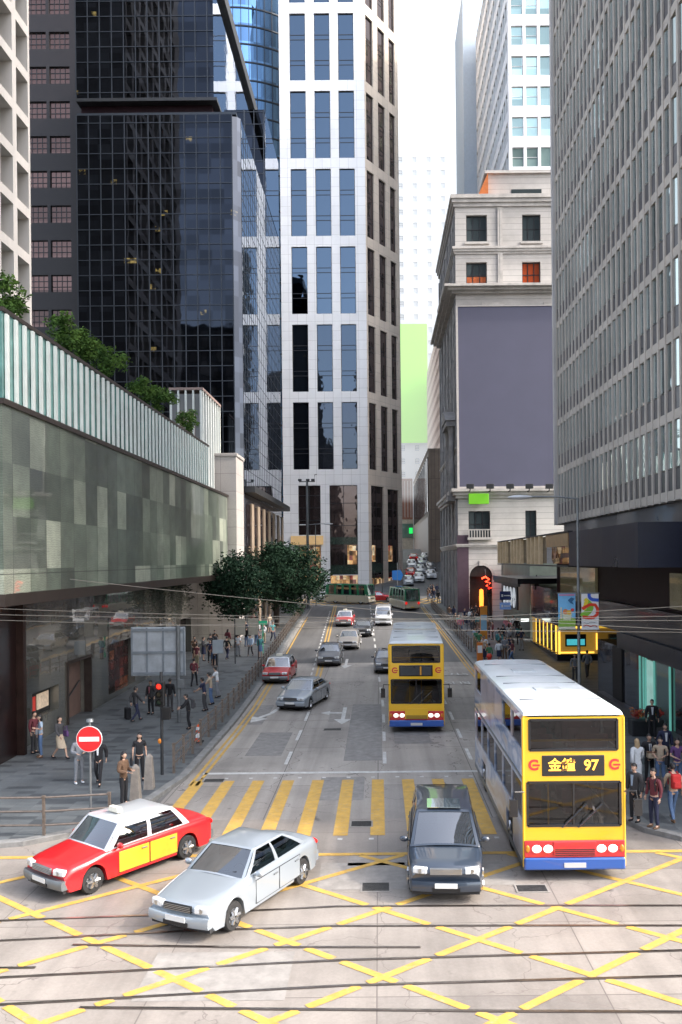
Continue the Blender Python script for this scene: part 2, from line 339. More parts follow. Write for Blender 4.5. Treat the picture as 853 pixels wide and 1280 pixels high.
# ------------------------------------------------------------------ ground, road, pavements
def ys_between(a,b,step=4.0):
    s=[a,b]+[k for k,_ in KN if a<k<b]
    y=a
    while y<b: s.append(y); y+=step
    s=sorted(set(s)); out=[s[0]]
    for q in s[1:]:
        if q-out[-1]>.02: out.append(q)
    return out
def strip(mb,xl,xr,y0,y1,off,step=4.0,mi=0):
    ys=ys_between(y0,y1,step)
    for a,b in zip(ys,ys[1:]):
        mb.quad((xl(a),a,gz(a)+off),(xr(a),a,gz(a)+off),(xr(b),b,gz(b)+off),(xl(b),b,gz(b)+off),mi)
mb=MB(); strip(mb,lambda y:-600,lambda y:600,-300,900,-.012,60); struct(mb.build('ground',M_ground))
KL=lambda y: -7.3+bend(y)-.006*max(0,y-45)     # kerb lines
KR=lambda y: 7.05+bend(y)*.75
mb=MB(); strip(mb,lambda y:KL(y)-.05,lambda y:KR(y)+.05,26,112,0); struct(mb.build('road',M_road))
mb=MB(); mb.quad((-80,5,-.001),(80,5,-.001),(80,26.0,-.001),(-80,26.0,-.001)); struct(mb.build('tram_road',M_junc))
mb=MB(); strip(mb,lambda y:-90,lambda y:90,112,135,0); struct(mb.build('cross_road',M_asph))
mb=MB(); strip(mb,lambda y:KL(y)+.3,lambda y:KR(y)-.3,62,112,.004); struct(mb.build('asphalt_surface',M_asph))
mb=MB(); strip(mb,lambda y:3.6+.035*(y-135),lambda y:9.6+.06*(y-135),135,235,.004); struct(mb.build('hill_road',M_asph))
def pavement(name,pts,h=.14):
    """raised slab following the terrain: pts is a list of (xl,xr,y) rows"""
    top=MB(); kb=MB()
    for (a,b,y),(c,d,q) in zip(pts,pts[1:]):
        top.quad((a,y,gz(y)+h),(b,y,gz(y)+h),(d,q,gz(q)+h),(c,q,gz(q)+h))
    struct(top.build(name,M_pave))
def kerb(name,line,h=.15,wd=.3):
    m=MB()
    rings=[]
    for i,(x,y) in enumerate(line):
        a=Vector(line[max(i-1,0)]); b=Vector(line[min(i+1,len(line)-1)]); d=(b-a).normalized(); n=Vector((-d.y,d.x))*wd/2
        z=gz(y); rings.append([(x-n.x,y-n.y,z-.05),(x+n.x,y+n.y,z-.05),(x+n.x,y+n.y,z+h),(x-n.x,y-n.y,z+h)])
    m.loft(rings); struct(m.build(name,M_kerb,bevel=.02))
rows=[]
arcL=[(-60,23.6),(-11.5,23.6),(-10.2,23.9),(-9.2,24.6),(-8.3,26),(-7.75,28),(-7.45,30)]
for i in range(0,13):
    pass
rowsL=[(-60,-10.9,23.65),(-60,-10.2,23.9),(-60,-9.2,24.6),(-60,-8.3,26),(-60,-7.75,28),(-60,-7.45,30)]+[(-60,KL(y),y) for y in ys_between(31,112)]
pavement('left_pavement',rowsL)
kerb('left_kerb',arcL+[(KL(y),y) for y in ys_between(31,111.5)])
arcR=[(60,23.2),(10.2,23.2),(9.4,23.3),(8.5,23.75),(7.75,24.5),(7.3,25.6),(7.08,27),(7.05,28)]
rowsR=[(10.2,60,23.22),(9.4,60,23.3),(8.5,60,23.75),(7.75,60,24.5),(7.3,60,25.6),(7.08,60,27),(7.05,60,28)]+[(KR(y),60,y) for y in ys_between(29,112)]
pavement('right_pavement',rowsR)
kerb('right_kerb',arcR+[(KR(y),y) for y in ys_between(29,111.5)])
pavement('far_pavement',[(-90,2.8,135),(-90,3.0,138),(-90,3.3,143)])
kerb('far_kerb',[(-90,135),(2.6,135),(3.3,138)])
pavement('hill_pavement',[(10.0,60,135)]+[(9.7+.06*(y-135),60,y) for y in ys_between(138,200)])
# ---- markings
def line_mark(mb,x,y0,y1,wd,off=.008):
    fx=x if callable(x) else (lambda y:x); strip(mb,lambda y:fx(y)-wd/2,lambda y:fx(y)+wd/2,y0,y1,off,3)
def seg(mb,a,b,wd,off=.008):
    a=Vector(a[:2]);b=Vector(b[:2]); d=(b-a).normalized(); n=Vector((-d.y,d.x))*wd/2; K=max(1,int((b-a).length/2))
    for i in range(K):
        p=a+(b-a)*i/K;q=a+(b-a)*(i+1)/K
        mb.quad(*[(v.x,v.y,gz(v.y)+off) for v in (p-n,q-n,q+n,p+n)])
mb=MB()
for o in (.30,.55): line_mark(mb,lambda y,o=o:KL(y)+.15+o,30,60,.12); line_mark(mb,lambda y,o=o:KR(y)-.15-o,29,108,.12)
line_mark(mb,lambda y:KL(y)+.45,62,96,.12)
struct(mb.build('kerbside_yellow_line',M_yel_p))
mb=MB()
for o in (-.0,.28): line_mark(mb,lambda y,o=o:-4.15+o-.031*(y-52),50,112,.13)
struct(mb.build('lane_divider_yellow_line',M_yel_p))
def dashes(fx,y0,y1,ln,gap,wd=.14):
    mb=MB(); y=y0
    while y<y1: line_mark(mb,fx,y,min(y+ln,y1),wd); y+=ln+gap
    return mb
struct(dashes(lambda y:-3.75,33,47,2.2,2.2).build('lane_dash_line',M_white_p))
struct(dashes(lambda y:.15+bend(y),33,112,2.0,2.1).build('lane_dash_line',M_white_p))
struct(dashes(lambda y:3.6+bend(y),33.5,60,2.0,2.1).build('lane_dash_line',M_white_p))
struct(dashes(lambda y:-4.5-.031*(y-52),50,104,1.2,1.0,.12).build('lane_dash_line',M_white_p))
mb=MB(); mb.quad((-6.7,31.55,.008),(6.6,31.55,.008),(6.6,31.8,.008),(-6.7,31.8,.008)); struct(mb.build('stop_line',M_white_p))
mb=MB()
for k in range(-6,6):
    x=-.12+1.085*k; mb.quad((x-.215,24.4,.008),(x+.215,24.4,.008),(x+.215,30.6,.008),(x-.215,30.6,.008))
struct(mb.build('crossing_stripes',M_yel_p))
mb=MB()
for y in (24.1,30.95):
    x=-6.6
    while x<6.6: mb.quad((x-.07,y-.07,.008),(x+.07,y-.07,.008),(x+.07,y+.07,.008),(x-.07,y+.07,.008)); x+=.9
struct(mb.build('crossing_studs',M_white_p))
# rails, traced on the ground
def GP(l): return [G(*p) for p in l]
rail_lines=[[(-60,1153),(0,1151),(222,1143),(423,1133),(640,1132),(853,1132),(930,1132)],[(-60,1178),(0,1176),(230,1164),(423,1157.5),(640,1157),(853,1157),(930,1157)],
 [(91,1181),(300,1184),(423,1184),(526,1184)],[(-60,1226),(0,1222),(212,1211),(430,1200),(640,1194),(853,1188),(930,1186)],
 [(-60,1259),(0,1256),(212,1244),(430,1232),(640,1226),(853,1220),(930,1218)],[(100,1259.5),(430,1262),(640,1264),(853,1265),(930,1265)],[(-60,1210),(0,1210),(45,1209.5)]]
RL=[]
for l in rail_lines:
    pts=GP(l); m=MB(); g=MB()
    for a,b in zip(pts,pts[1:]):
        a2=Vector((a.x,a.y)); b2=Vector((b.x,b.y)); RL.append((a2,b2)); d=(b2-a2).normalized(); n=Vector((-d.y,d.x))
        m.quad(*[(v.x,v.y,.0125) for v in (a2-n*.03,b2-n*.03,b2+n*.03,a2+n*.03)])
        g.quad(*[(v.x,v.y,.0122) for v in (a2-n*.055,b2-n*.055,b2-n*.031,a2-n*.031)])
    t=struct(m.build('tram_rail',M_steel)); struct(g.build('rail_groove',M_groove))
def cut(a,b):
    """split a-b where rails cross, leaving the worn gaps"""
    ts=[]
    d=b-a
    for p,q in RL:
        e=q-p; den=d.x*e.y-d.y*e.x
        if abs(den)<1e-6: continue
        t=((p.x-a.x)*e.y-(p.y-a.y)*e.x)/den; s=((p.x-a.x)*d.y-(p.y-a.y)*d.x)/den
        if 0<t<1 and 0<=s<=1: ts.append(t)
    ts=[0]+sorted(ts)+[1]; L=d.length; out=[]
    for t0,t1 in zip(ts,ts[1:]):
        g0=.10/L if t0>0 else 0; g1=.10/L if t1<1 else 0
        if t1-g1-t0-g0>.3/L: out.append((a+d*(t0+g0),a+d*(t1-g1)))
    return out
mb=MB(); SL=1.55/2; YT=22.75
mb.quad((-70,YT,.008),(70,YT,.008),(70,YT+.2,.008),(-70,YT+.2,.008))
for k in range(-9,10):
    for s in (-1,1):
        x0=4*k; yb=9.0
        a=Vector((x0+s*(yb-19.2)/SL,yb)); b=Vector((x0+s*(YT-19.2)/SL,YT))
        for p,q in cut(a,b): 
            d=(q-p).normalized(); n=Vector((-d.y,d.x))*.09
            mb.quad(*[(v.x,v.y,.008+.0035*(s>0)) for v in (p-n,q-n,q+n,p+n)])
struct(mb.build('box_junction_lines',M_yel_p))
mb=MB()
for k in range(-9,14):
    seg(mb,(-8+1.4*k,113.5),(-4+1.4*k,124.5),.28)
    if k%2: seg(mb,(-8+1.4*k,124.5),(-3+1.4*k,113.5),.24,.0115)
struct(mb.build('far_box_junction_lines',M_yel_p))
def arrow(cx,cy,parts,rz=0):
    mb=MB()
    for p in parts:
        pts=[]
        for x,y in p:
            X=cx+x*math.cos(rz)-y*math.sin(rz); Y=cy+x*math.sin(rz)+y*math.cos(rz); pts.append((X,Y,gz(Y)+.008))
        mb.add(pts,[tuple(range(len(pts)))])
    return struct(mb.build('road_arrow',M_white_p))
g=G(430,893)
arrow(g.x,g.y,[[(-.1,-1.2),(.1,-1.2),(.1,1.9),(-.1,1.9)],[(-.45,-1.2),(0,-2.4),(.45,-1.2)],[(-.75,.2),(-.1,.2),(-.1,.55),(-.75,.55)],[(-.75,-.15),(-1.2,.38),(-.75,.9)]])
g=G(335,893)
arrow(g.x,g.y,[[(.35,2.2),(.6,2.2),(.3,.3),(.05,.3)],[(.05,.3),(.3,.3),(-.2,-.9),(-.42,-.75)],[(-.75,-.5),(-.6,-2.0),(.15,-1.15)]])
g=G(433,829); arrow(g.x,g.y,[[(-.1,-1),(.1,-1),(.1,2),(-.1,2)],[(-.45,-1),(0,-2.4),(.45,-1)]])
g=G(434,855)
def slab(x0,x1,y0,y1,m=M_slab,name='road_patch',off=.004):
    mb=MB(); mb.quad((x0,y0,gz(y0)+off),(x1,y0,gz(y0)+off),(x1,y1,gz(y1)+off),(x0,y1,gz(y1)+off)); return struct(mb.build(name,m))
M_patch2=P('asphalt_patch',(.255,.243,.232),.75,var=.25,scale=3)
slab(-5.6,-4.1,34.5,39.2,M_patch2); slab(-1.5,.05,33.5,46,M_patch2); slab(-2.6,-1.55,41.5,43.5,M_slab); slab(-.9,2.6,22.0,23.9 if 0 else 22.7,M_slab); slab(1.9,3.3,20.6,22.2,M_slab)
slab(-1.6,.6,20.4,22.2,M_slab); slab(-4.6,-1.8,15.3,17.2,M_slab); slab(-2.2,-.6,28,31,M_patch2); slab(.6,2.2,36.5,39.5,M_patch2); slab(-7,-5.8,41,46,M_patch2)
for px,py,sx,sy,lab in ((470,1109,.75,.62,'square cast iron manhole cover left of the dark people carrier'),(665,1111,.8,.5,'rectangular dark iron cover on the road below the near bus'),(452,1030,.7,.6,'drain grating set in the zebra stripes right of the middle'),(268,976,.8,.5,'drain grating beside the left end of the stop line'),(416,912,.9,.5,'small iron cover between lane arrow and stop line')):
    g=G(px,py); e=empty('manhole_cover',(g.x,g.y,g.z+.009)); tag(e,lab,'manhole cover','iron covers set in the road')
    MB().bx(-sx/2,sx/2,-sy/2,sy/2,-.006,.006).build('frame',M_slab,e)
    m=MB()
    for i in range(6): m.bx(-sx/2+.05,sx/2-.05,-sy/2+.05+(sy-.1)*i/6,-sy/2+.05+(sy-.1)*(i+.7)/6,.0,.014)
    m.build('grating',M_iron,e)
# ------------------------------------------------------------------ facade helpers
class Face:
    """vertical wall plane: origin, direction along, outward normal to the right of the direction"""
    def __init__(s,x,y,dx,dy):
        l=math.hypot(dx,dy); s.o=Vector((x,y,0)); s.d=Vector((dx/l,dy/l,0)); s.n=Vector((dy/l,-dx/l,0))
    def p(s,u,z,out=0): q=s.o+s.d*u+s.n*out; return Vector((q.x,q.y,z))
    def wall(s,mb,u0,u1,z0,z1,ops=(),depth=.3,mi=0,out=0):
        us=sorted({u0,u1,*[o[0] for o in ops],*[o[1] for o in ops]}); zs=sorted({z0,z1,*[o[2] for o in ops],*[o[3] for o in ops]})
        us=[u for u in us if u0<=u<=u1]; zs=[z for z in zs if z0<=z<=z1]
        for a,b in zip(us,us[1:]):
            run=None
            for c,d in zip(zs,zs[1:]):
                um,zm=(a+b)/2,(c+d)/2
                if any(o[0]<um<o[1] and o[2]<zm<o[3] for o in ops): continue
                mb.quad(s.p(a,c,out),s.p(b,c,out),s.p(b,d,out),s.p(a,d,out),mi)
        for a,b,c,d in ops:
            mb.quad(s.p(a,c,out),s.p(a,d,out),s.p(a,d,out-depth),s.p(a,c,out-depth),mi); mb.quad(s.p(b,d,out),s.p(b,c,out),s.p(b,c,out-depth),s.p(b,d,out-depth),mi)
            mb.quad(s.p(b,c,out),s.p(a,c,out),s.p(a,c,out-depth),s.p(b,c,out-depth),mi); mb.quad(s.p(a,d,out),s.p(b,d,out),s.p(b,d,out-depth),s.p(a,d,out-depth),mi)
    def bar(s,mb,u0,u1,z0,z1,o0,o1,mi=0):
        vs=[s.p(u,z,o) for z in (z0,z1) for (u,o) in ((u0,o0),(u1,o0),(u1,o1),(u0,o1))]
        mb.add(vs,[(3,2,1,0),(4,5,6,7),(0,1,5,4),(1,2,6,5),(2,3,7,6),(3,0,4,7)],mi)
    def window(s,parent,op,depth,glass,frame,nv=1,hs=(),bw=.06,name='window',label=None):
        a,b,c,d=op; m=MB(); D=-depth+.01
        for (p,q,r,t) in ((a,a+bw,c,d),(b-bw,b,c,d),(a+bw,b-bw,c,c+bw),(a+bw,b-bw,d-bw,d)): s.bar(m,p,q,r,t,D,D+.08)
        for i in range(1,nv): u=a+(b-a)*i/nv; s.bar(m,u-bw/2,u+bw/2,c+bw,d-bw,D+.002,D+.07)
        for h in hs: z=c+(d-c)*h; s.bar(m,a+bw,b-bw,z-bw/2,z+bw/2,D+.004,D+.074)
        w=m.build(name,frame,parent)
        if label: w['label']=label
        g=MB(); g.quad(s.p(a,c,D+.02),s.p(b,c,D+.02),s.p(b,d,D+.02),s.p(a,d,D+.02)); g.build('pane',glass,w,fix=False)
        return w
def Zof(py,D): return CH+(700-py)*D/F
# ------------------------------------------------------------------ WHITE TOWER
wt=empty('office_tower',(-8.7,146,2.7)); tag(wt,'white stone clad office tower with tall triple blue windows at the end of the street','office tower')
def addp(o,par): o.parent=par; o.matrix_parent_inverse=Matrix.Translation(-par.location); return o
def wpart(mb,name,mats,par,**k): return addp(mb.build(name,mats,None,**k),par)
class PEmpty: pass
front=Face(-15.85,140,1,0); cham=Face(-1.68,140,.53,.85); FL=14.17; CLn=11.1
cols=[(1.75,4.4),(5.85,8.45),(9.85,12.45)]; ccols=[(.5,2.8),(4.3,6.6),(8.0,10.0)]
rowz=[]
for k in range(0,9):
    zb=Zof(586,140)+12.97*k; rowz.append((zb,zb+11.2))
ops=[(a,b,c,d) for (c,d) in rowz for (a,b) in cols]; cops=[(a,b,c,d) for (c,d) in rowz for (a,b) in ccols]
gl=2.6
low=[(2.5,6.2,Zof(668,140),Zof(606,140)),(7.7,12.35,5.6,Zof(606,140)),(2.5,6.2,gl+.2,Zof(681,140)),(7.7,12.35,gl+.2,5.5)]
clow=[(.9,4.9,gl+.2,Zof(606,140)),(6.2,10.0,gl+.2,Zof(608,140))]
m=MB(); front.wall(m,0,FL,gl,130,ops+low,.35); front.bar(m,0,0.001,gl,130,-20,-.01)
wpart(m,'front_wall',M_stone,wt)
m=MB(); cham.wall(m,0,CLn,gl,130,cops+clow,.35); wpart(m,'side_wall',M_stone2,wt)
e=cham.p(CLn,0)
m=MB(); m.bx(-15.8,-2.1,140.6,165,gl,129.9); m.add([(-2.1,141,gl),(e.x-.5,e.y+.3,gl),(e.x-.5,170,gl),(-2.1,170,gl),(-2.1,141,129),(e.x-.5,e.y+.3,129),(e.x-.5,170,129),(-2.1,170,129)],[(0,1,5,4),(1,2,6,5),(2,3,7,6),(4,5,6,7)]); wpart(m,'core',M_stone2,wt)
def wwin(face,op,dep,glass,nv,hs,par=wt,bw=.09,fr=M_frame,label=None):
    w=face.window(None,op,dep,glass,fr,nv,hs,bw,label=label); addp(w,par); return w
for (a,b,c,d) in ops: wwin(front,(a,b,c,d),.34,M_wglass if c>45 else (M_wglass_dimrefl if c>35 else M_wglass_darkrefl),1,(.24,.31,.62,.69))
for (a,b,c,d) in cops: wwin(cham,(a,b,c,d),.34,M_wglass2,1,(.24,.31,.62,.69))
M_shopwarm=P('shop_interior_warm',(.6,.4,.2),.5,var=0,emit=.55); nt=M_shopwarm.node_tree; L=nt.links.new; tc=nd(nt,'ShaderNodeTexCoord')
c=ramp(nt,cells(nt,tc.outputs['Object'],(.55,.55,.8)),[(0,(.05,.03,.02)),(.25,(.32,.17,.07)),(.5,(.75,.48,.22)),(.7,(.85,.72,.5)),(.85,(.35,.05,.03)),(1,(.10,.12,.12))]); n=nd(nt,'ShaderNodeTexNoise',i_Scale=1.6,i_Detail=5.0); L(tc.outputs['Object'],n.inputs['Vector'])
c=mixc(nt,1.0,c,ramp(nt,n.outputs[0],[(.3,(.35,)*3),(.65,(1.3,1.2,1.1))]),'MULTIPLY'); L(c,nt.nodes['Principled BSDF'].inputs['Base Color']); L(c,nt.nodes['Principled BSDF'].inputs['Emission Color'])
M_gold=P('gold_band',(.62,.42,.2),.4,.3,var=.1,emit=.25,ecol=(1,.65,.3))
M_dkgreen=P('dark_green_panel',(.012,.03,.022),.25,var=.2,coat=.5)
for i,op in enumerate(low[:2]): wwin(front,op,.34,M_wglass2,2,(.3,.55,.8))
for op in clow: wwin(cham,op,.34,M_wglass2,2,(.2,.42,.6,.8))
m=MB(); front.bar(m,1.2,6.6,Zof(680,140),Zof(669,140),.02,.25); wpart(m,'shop_fascia',M_gold,wt)
m=MB(); front.bar(m,2.6,6.1,gl+.3,Zof(683,140),-.3,-.25); front.bar(m,7.8,12.25,gl+.3,Zof(719,140),-.3,-.25); wpart(m,'shop_front',M_shopwarm,wt)
m=MB()
for (a,b) in ((10.6,12.2),): front.bar(m,a,b,Zof(705,140),Zof(681,140),-.28,-.22)
for (a,b) in ((1.0,2.4),(6.6,8.0)): cham.bar(m,a,b,Zof(702,145),Zof(682,145),-.28,-.22)
for (a,b) in ((1.0,4.8),(6.3,9.9)): cham.bar(m,a,b,gl+.3,Zof(722,145),-.28,-.22)
wpart(m,'lit_display',M_shopwarm,wt)
m=MB(); front.bar(m,7.75,12.3,Zof(717,140),Zof(706,140),-.27,-.2); front.bar(m,7.75,12.3,Zof(680,140),Zof(671,140),-.27,-.2); cham.bar(m,.95,4.85,Zof(716,145),Zof(704,145),-.27,-.2); cham.bar(m,6.25,9.95,Zof(716,145),Zof(704,145),-.27,-.2); wpart(m,'shop_sign_band',M_dkgreen,wt)
# ------------------------------------------------------------------ DARK GLASS TOWER
dt=empty('glass_tower',(-21,88,1)); tag(dt,'black glass curtain wall tower with a stepped upper block and mirrored street side','glass tower')
m=MB(); m.bx(-28.4,-13.6,80,112,1,50.6); m.add([(-13.6,80,1),(-12.9,80.9,1),(-12.9,80.9,50.6),(-13.6,80,50.6)],[(0,1,2,3)]); wpart(m,'lower_block',M_dglass,dt)
m=MB(); m.quad((-13.6,80,50.6),(-12.9,80.9,50.6),(-12.9,112,50.6),(-13.6,112,50.6)); m.bx(-28.4,-13.2,80.05,112,50.6,50.85); wpart(m,'roof_edge',M_mull,dt)
sf=Face(-12.9,80.9,0,1)
m=MB(); m.quad(sf.p(0,15.2),sf.p(31.1,15.2),sf.p(31.1,50.6),sf.p(0,50.6)); m.quad((-12.9,98.6,50.85),(-12.9,112,50.85),(-12.9,112,61),(-12.9,98.6,61)); m.quad((-15.3,80,52),(-15.3,110,52),(-15.3,110,64.2),(-15.3,80,64.2)); wpart(m,'mirror_side',M_sglass,dt,fix=False)
m=MB(); m.bx(-28.4,-15.32,80,110,52,64.2); m.bx(-28,-12.92,98.6,112,50.86,61); wpart(m,'upper_block',M_dglass,dt)
m=MB(); m.bx(-28.2,-15.6,80.8,110,50.86,52.01); wpart(m,'recess_band',M_maroon,dt)
m=MB(); m.bx(-28.6,-14.9,79.6,110.4,64.2,65.6); m.bx(-28.4,-15,79.9,110.2,51.9,52.2); wpart(m,'parapet',M_dgrey,dt)
m=MB()
ff=Face(-28.4,80,1,0)
for i in range(0,14): ff.bar(m,i*1.138-.04,i*1.138+.04,1,50.6,0,.07); 
for i in range(0,12): ff.bar(m,i*1.138-.04,i*1.138+.04,52.2,64.2,0,.07)
k=0; z=2.0
while z<64:
    if not 50.3<z<52.2: ff.bar(m,0,14.8 if z<51 else 13.1,z-.035,z+.035,-.01,.06)
    z+=1.45; k+=1
ff2=Face(-15.3,98.6,1,0)
for i in range(3): ff2.bar(m,i*1.1,i*1.1+.08,50.9,61,0,.06)
for i in range(7): ff2.bar(m,0,2.4,52+i*1.45,52.07+i*1.45,0,.055)
wpart(m,'mullions',M_mull,dt)
m=MB()
for i in range(0,22): sf.bar(m,i*1.45-.02,i*1.45+.02,15.4,50.5,.0,.025)
z=17
while z<50: sf.bar(m,0,31,z-.02,z+.02,.0,.02); z+=1.45
wpart(m,'side_mullions',M_mull,dt)
m=MB(); sf.bar(m,-.5,31.2,14.6,15.2,0,1.1); wpart(m,'canopy_ledge',M_dgrey,dt)
m=MB(); sf.bar(m,.02,30.9,1.2,14.55,-.4,.01); wpart(m,'shop_base',M_dgranite,dt)
m=MB()
for i in range(7): sf.bar(m,1+i*4.4,3.6+i*4.4,6,13.6,.012,.06)
wpart(m,'base_glazing',M_wglass2,dt)
m=MB()
for i in range(7): sf.bar(m,3.7+i*4.4,5.3+i*4.4,1.2,13.8,.02,.14)
wpart(m,'base_pilaster',P('warm_stone',(.32,.25,.19),.5,var=.15),dt)
m=MB(); sf.bar(m,.6,30.4,4.6,5.3,.15,.4); wpart(m,'shop_fascia',M_gold,dt)
# ------------------------------------------------------------------ BROWN WINDOW TOWER
bt=empty('brown_tower',(-42,100,1)); tag(bt,'dark brown tower with paired small paned windows behind the black glass tower','tower block')
bf=Face(-46,95,1,0); bops=[]
M_bwall=P('dark_brown_wall',(.018,.014,.016),.5,var=.2,scale=1)
M_bpane=mirror_glass('brown_reflection_pane',(.11,.06,.05),cell=(50,50,3.9),cellamt=.5,wav=.3,metal=.7)  # brick-brown mirror tint puts reflected brickwork into the panes
for k in range(17):
    z=19+3.93*k
    for a in (6.6,9.25,1.3,3.95): bops.append((a,a+2.3,z,z+1.95))
m=MB(); bf.wall(m,0,18,0,90,bops,.3); m.bx(-46,-28.2,95.5,115,0,89); wpart(m,'wall',M_bwall,bt)
for op in bops:
    if op[0]>6: wwin(bf,op,.28,M_bpane,4,(.33,.66),bt,.07)
# ------------------------------------------------------------------ EGG CRATE BUILDING
eb=empty('concrete_block',(-34,60,0)); tag(eb,'cream concrete block with deep egg crate window recesses at the left edge','office block')
ef=Face(-27.5,42,0,1); eops=[]
for k in range(22):
    z=18+3.62*k
    for j in range(9): 
        a=25-2.85*(j+1)+.35; 
        if a>0: eops.append((a,a+2.15,z,z+2.85))
m=MB(); ef.wall(m,0,25,0,100,eops,1.1); m.bx(-44,-28.7,42.1,66.9,0,99.9); m.quad((-27.5,67,0),(-44,67,0),(-44,67,100),(-27.5,67,100)); m.quad((-27.5,42,0),(-44,42,0),(-44,42,100),(-27.5,42,100)); wpart(m,'wall',M_egg,eb)
vis=[o for o in eops if o[0]>17 and 20<o[2]<62]
for op in vis: wwin(ef,op,1.08,M_pglass,2,(),eb,.07)
# ------------------------------------------------------------------ BLUE TOWER
bl=empty('blue_tower',(-28,182,2)); tag(bl,'curved blue glass tower glimpsed behind the black and white towers','glass tower')
m=MB(); m.lathe([(15,2),(15,150)],(-28,182,0),n=48); wpart(m,'glass_skin',M_bglass,bl,smooth=True)
m=MB()
for k in range(40): m.lathe([(15.02,10+3.6*k),(15.16,10.05+3.6*k),(15.16,10.3+3.6*k),(15.02,10.35+3.6*k)],(-28,182,0),n=48)
for k in range(60):
    t=2*math.pi*k/60; m.box(-28+15.05*math.cos(t),182+15.05*math.sin(t),76,.12,.12,148,t)
wpart(m,'mullions',M_mull,bl)
# ------------------------------------------------------------------ LEFT SHOP BUILDING
gs=empty('glass_shop',(-20,50,0)); tag(gs,'low glass fronted store with patterned green panels and slatted roof terrace','store')
m=bpy.data.materials.new('fritted_glass'); m.use_nodes=True; nt=m.node_tree; L=nt.links.new; b=nt.nodes['Principled BSDF']
tc=nd(nt,'ShaderNodeTexCoord'); v=tc.outputs['Object']
c1=ramp(nt,cells(nt,v,(50,1.55,1.95)),[(0,(.075,.092,.08)),(.3,(.13,.158,.132)),(.6,(.19,.225,.185)),(.85,(.28,.315,.26)),(1,(.40,.43,.36))])
wv=nd(nt,'ShaderNodeTexWave',i_Scale=3.4,i_Distortion=9.0,i_Detail=3.0); wv.bands_direction='Z'; L(v,wv.inputs['Vector'])
c1=mixc(nt,.4,c1,mixc(nt,1.0,c1,ramp(nt,wv.outputs[0],[(0,(.6,.6,.6)),(1,(1.3,1.3,1.25))]),'MULTIPLY'))
n=nd(nt,'ShaderNodeTexNoise',i_Scale=.9,i_Detail=6.0,i_Roughness=.7); L(v,n.inputs['Vector']); c1=mixc(nt,1.0,c1,ramp(nt,n.outputs[0],[(.3,(.72,.72,.72)),(.7,(1.25,1.25,1.22))]),'MULTIPLY')
n=nd(nt,'ShaderNodeTexNoise',i_Scale=.12,i_Detail=3.0); L(v,n.inputs['Vector']); c1=mixc(nt,1.0,c1,ramp(nt,n.outputs[0],[(.35,(.6,.6,.6)),(.65,(1.3,1.3,1.25))]),'MULTIPLY')
c1=mixc(nt,grid_lines(nt,v,1.55,7.6,.03,('Y','Z')),c1,(.03,.035,.03))
L(c1,b.inputs['Base Color']); b.inputs['Roughness'].default_value=.3; b.inputs['Coat Weight'].default_value=.8; b.inputs['Coat Roughness'].default_value=.015; b.inputs['Coat IOR'].default_value=1.5
n=nd(nt,'ShaderNodeTexNoise',i_Scale=.5); L(v,n.inputs['Vector']); bp=nd(nt,'ShaderNodeBump',i_Strength=.12,i_Distance=.05); L(n.outputs[0],bp.inputs['Height']); L(bp.outputs[0],b.inputs['Coat Normal'])
M_frit=m
gf=Face(-13.5,30.2,0,1); GLN=44.8
m=MB(); m.bx(-40,-13.5,30.2,75,6.9,13.75); wpart(m,'glass_box',M_frit,gs)
m=MB(); gf.bar(m,-.05,GLN+.05,6.45,6.9,-1.9,.06); m.bx(-40,-15.2,30.15,75,6.5,6.88); wpart(m,'soffit',M_bronze,gs)
m=MB(); gf.bar(m,-.1,GLN+.1,13.75,13.95,-2,.12); wpart(m,'ledge',M_bronze,gs)
m=MB(); m.bx(-40,-15.6,31,66.9,13.9,14.3); m.bx(-40,-17,31,66.9,14.3,16.6); wpart(m,'terrace',P('terrace_wall',(.20,.26,.25),.6,var=.1),gs)
M_slat=P('white_slat',(.66,.70,.68),.4,var=.08)
m=MB()
for i in range(48): gf.bar(m,.2+i*.76,.40+i*.76,13.95,17.05,.03,.12)
wpart(m,'slats',M_slat,gs)
M_bal=P('terrace_glass',(.12,.27,.25),.12,var=.45,scale=.5,coat=.6)
m=MB(); m.quad(gf.p(0,13.95,.0),gf.p(36.6,13.95,.0),gf.p(36.6,17.1,.0),gf.p(0,17.1,.0)); m.quad(gf.p(0,13.95,.02),gf.p(0,13.95,-20),gf.p(0,17.1,-20),gf.p(0,17.1,.02)); wpart(m,'balustrade_glass',M_bal,gs,fix=False)
m=MB(); gf.bar(m,-.05,36.65,17.1,17.25,-.6,.08); wpart(m,'coping',M_bronze,gs)
# ground floor
lf=Face(-15.2,34.7,0,1)
m=bpy.data.materials.new('ground_glass'); m.use_nodes=True; nt=m.node_tree; L=nt.links.new; b=nt.nodes['Principled BSDF']
tc=nd(nt,'ShaderNodeTexCoord'); v=tc.outputs['Object']
c1=ramp(nt,cells(nt,v,(50,1.7,50)),[(0,(.035,.038,.034)),(.4,(.075,.078,.068)),(.7,(.12,.12,.105)),(1,(.055,.06,.055))])
n=nd(nt,'ShaderNodeTexNoise',i_Scale=.6,i_Detail=6.0); L(v,n.inputs['Vector']); c1=mixc(nt,1.0,c1,ramp(nt,n.outputs[0],[(.3,(.5,.5,.5)),(.7,(1.6,1.5,1.4))]),'MULTIPLY')
c1=mixc(nt,grid_lines(nt,v,1.7,9,.03,('Y','Z')),c1,(.01,.01,.01)); L(c1,b.inputs['Base Color']); b.inputs['Roughness'].default_value=.25; b.inputs['Coat Weight'].default_value=1; b.inputs['Coat IOR'].default_value=1.7; b.inputs['Coat Roughness'].default_value=.01
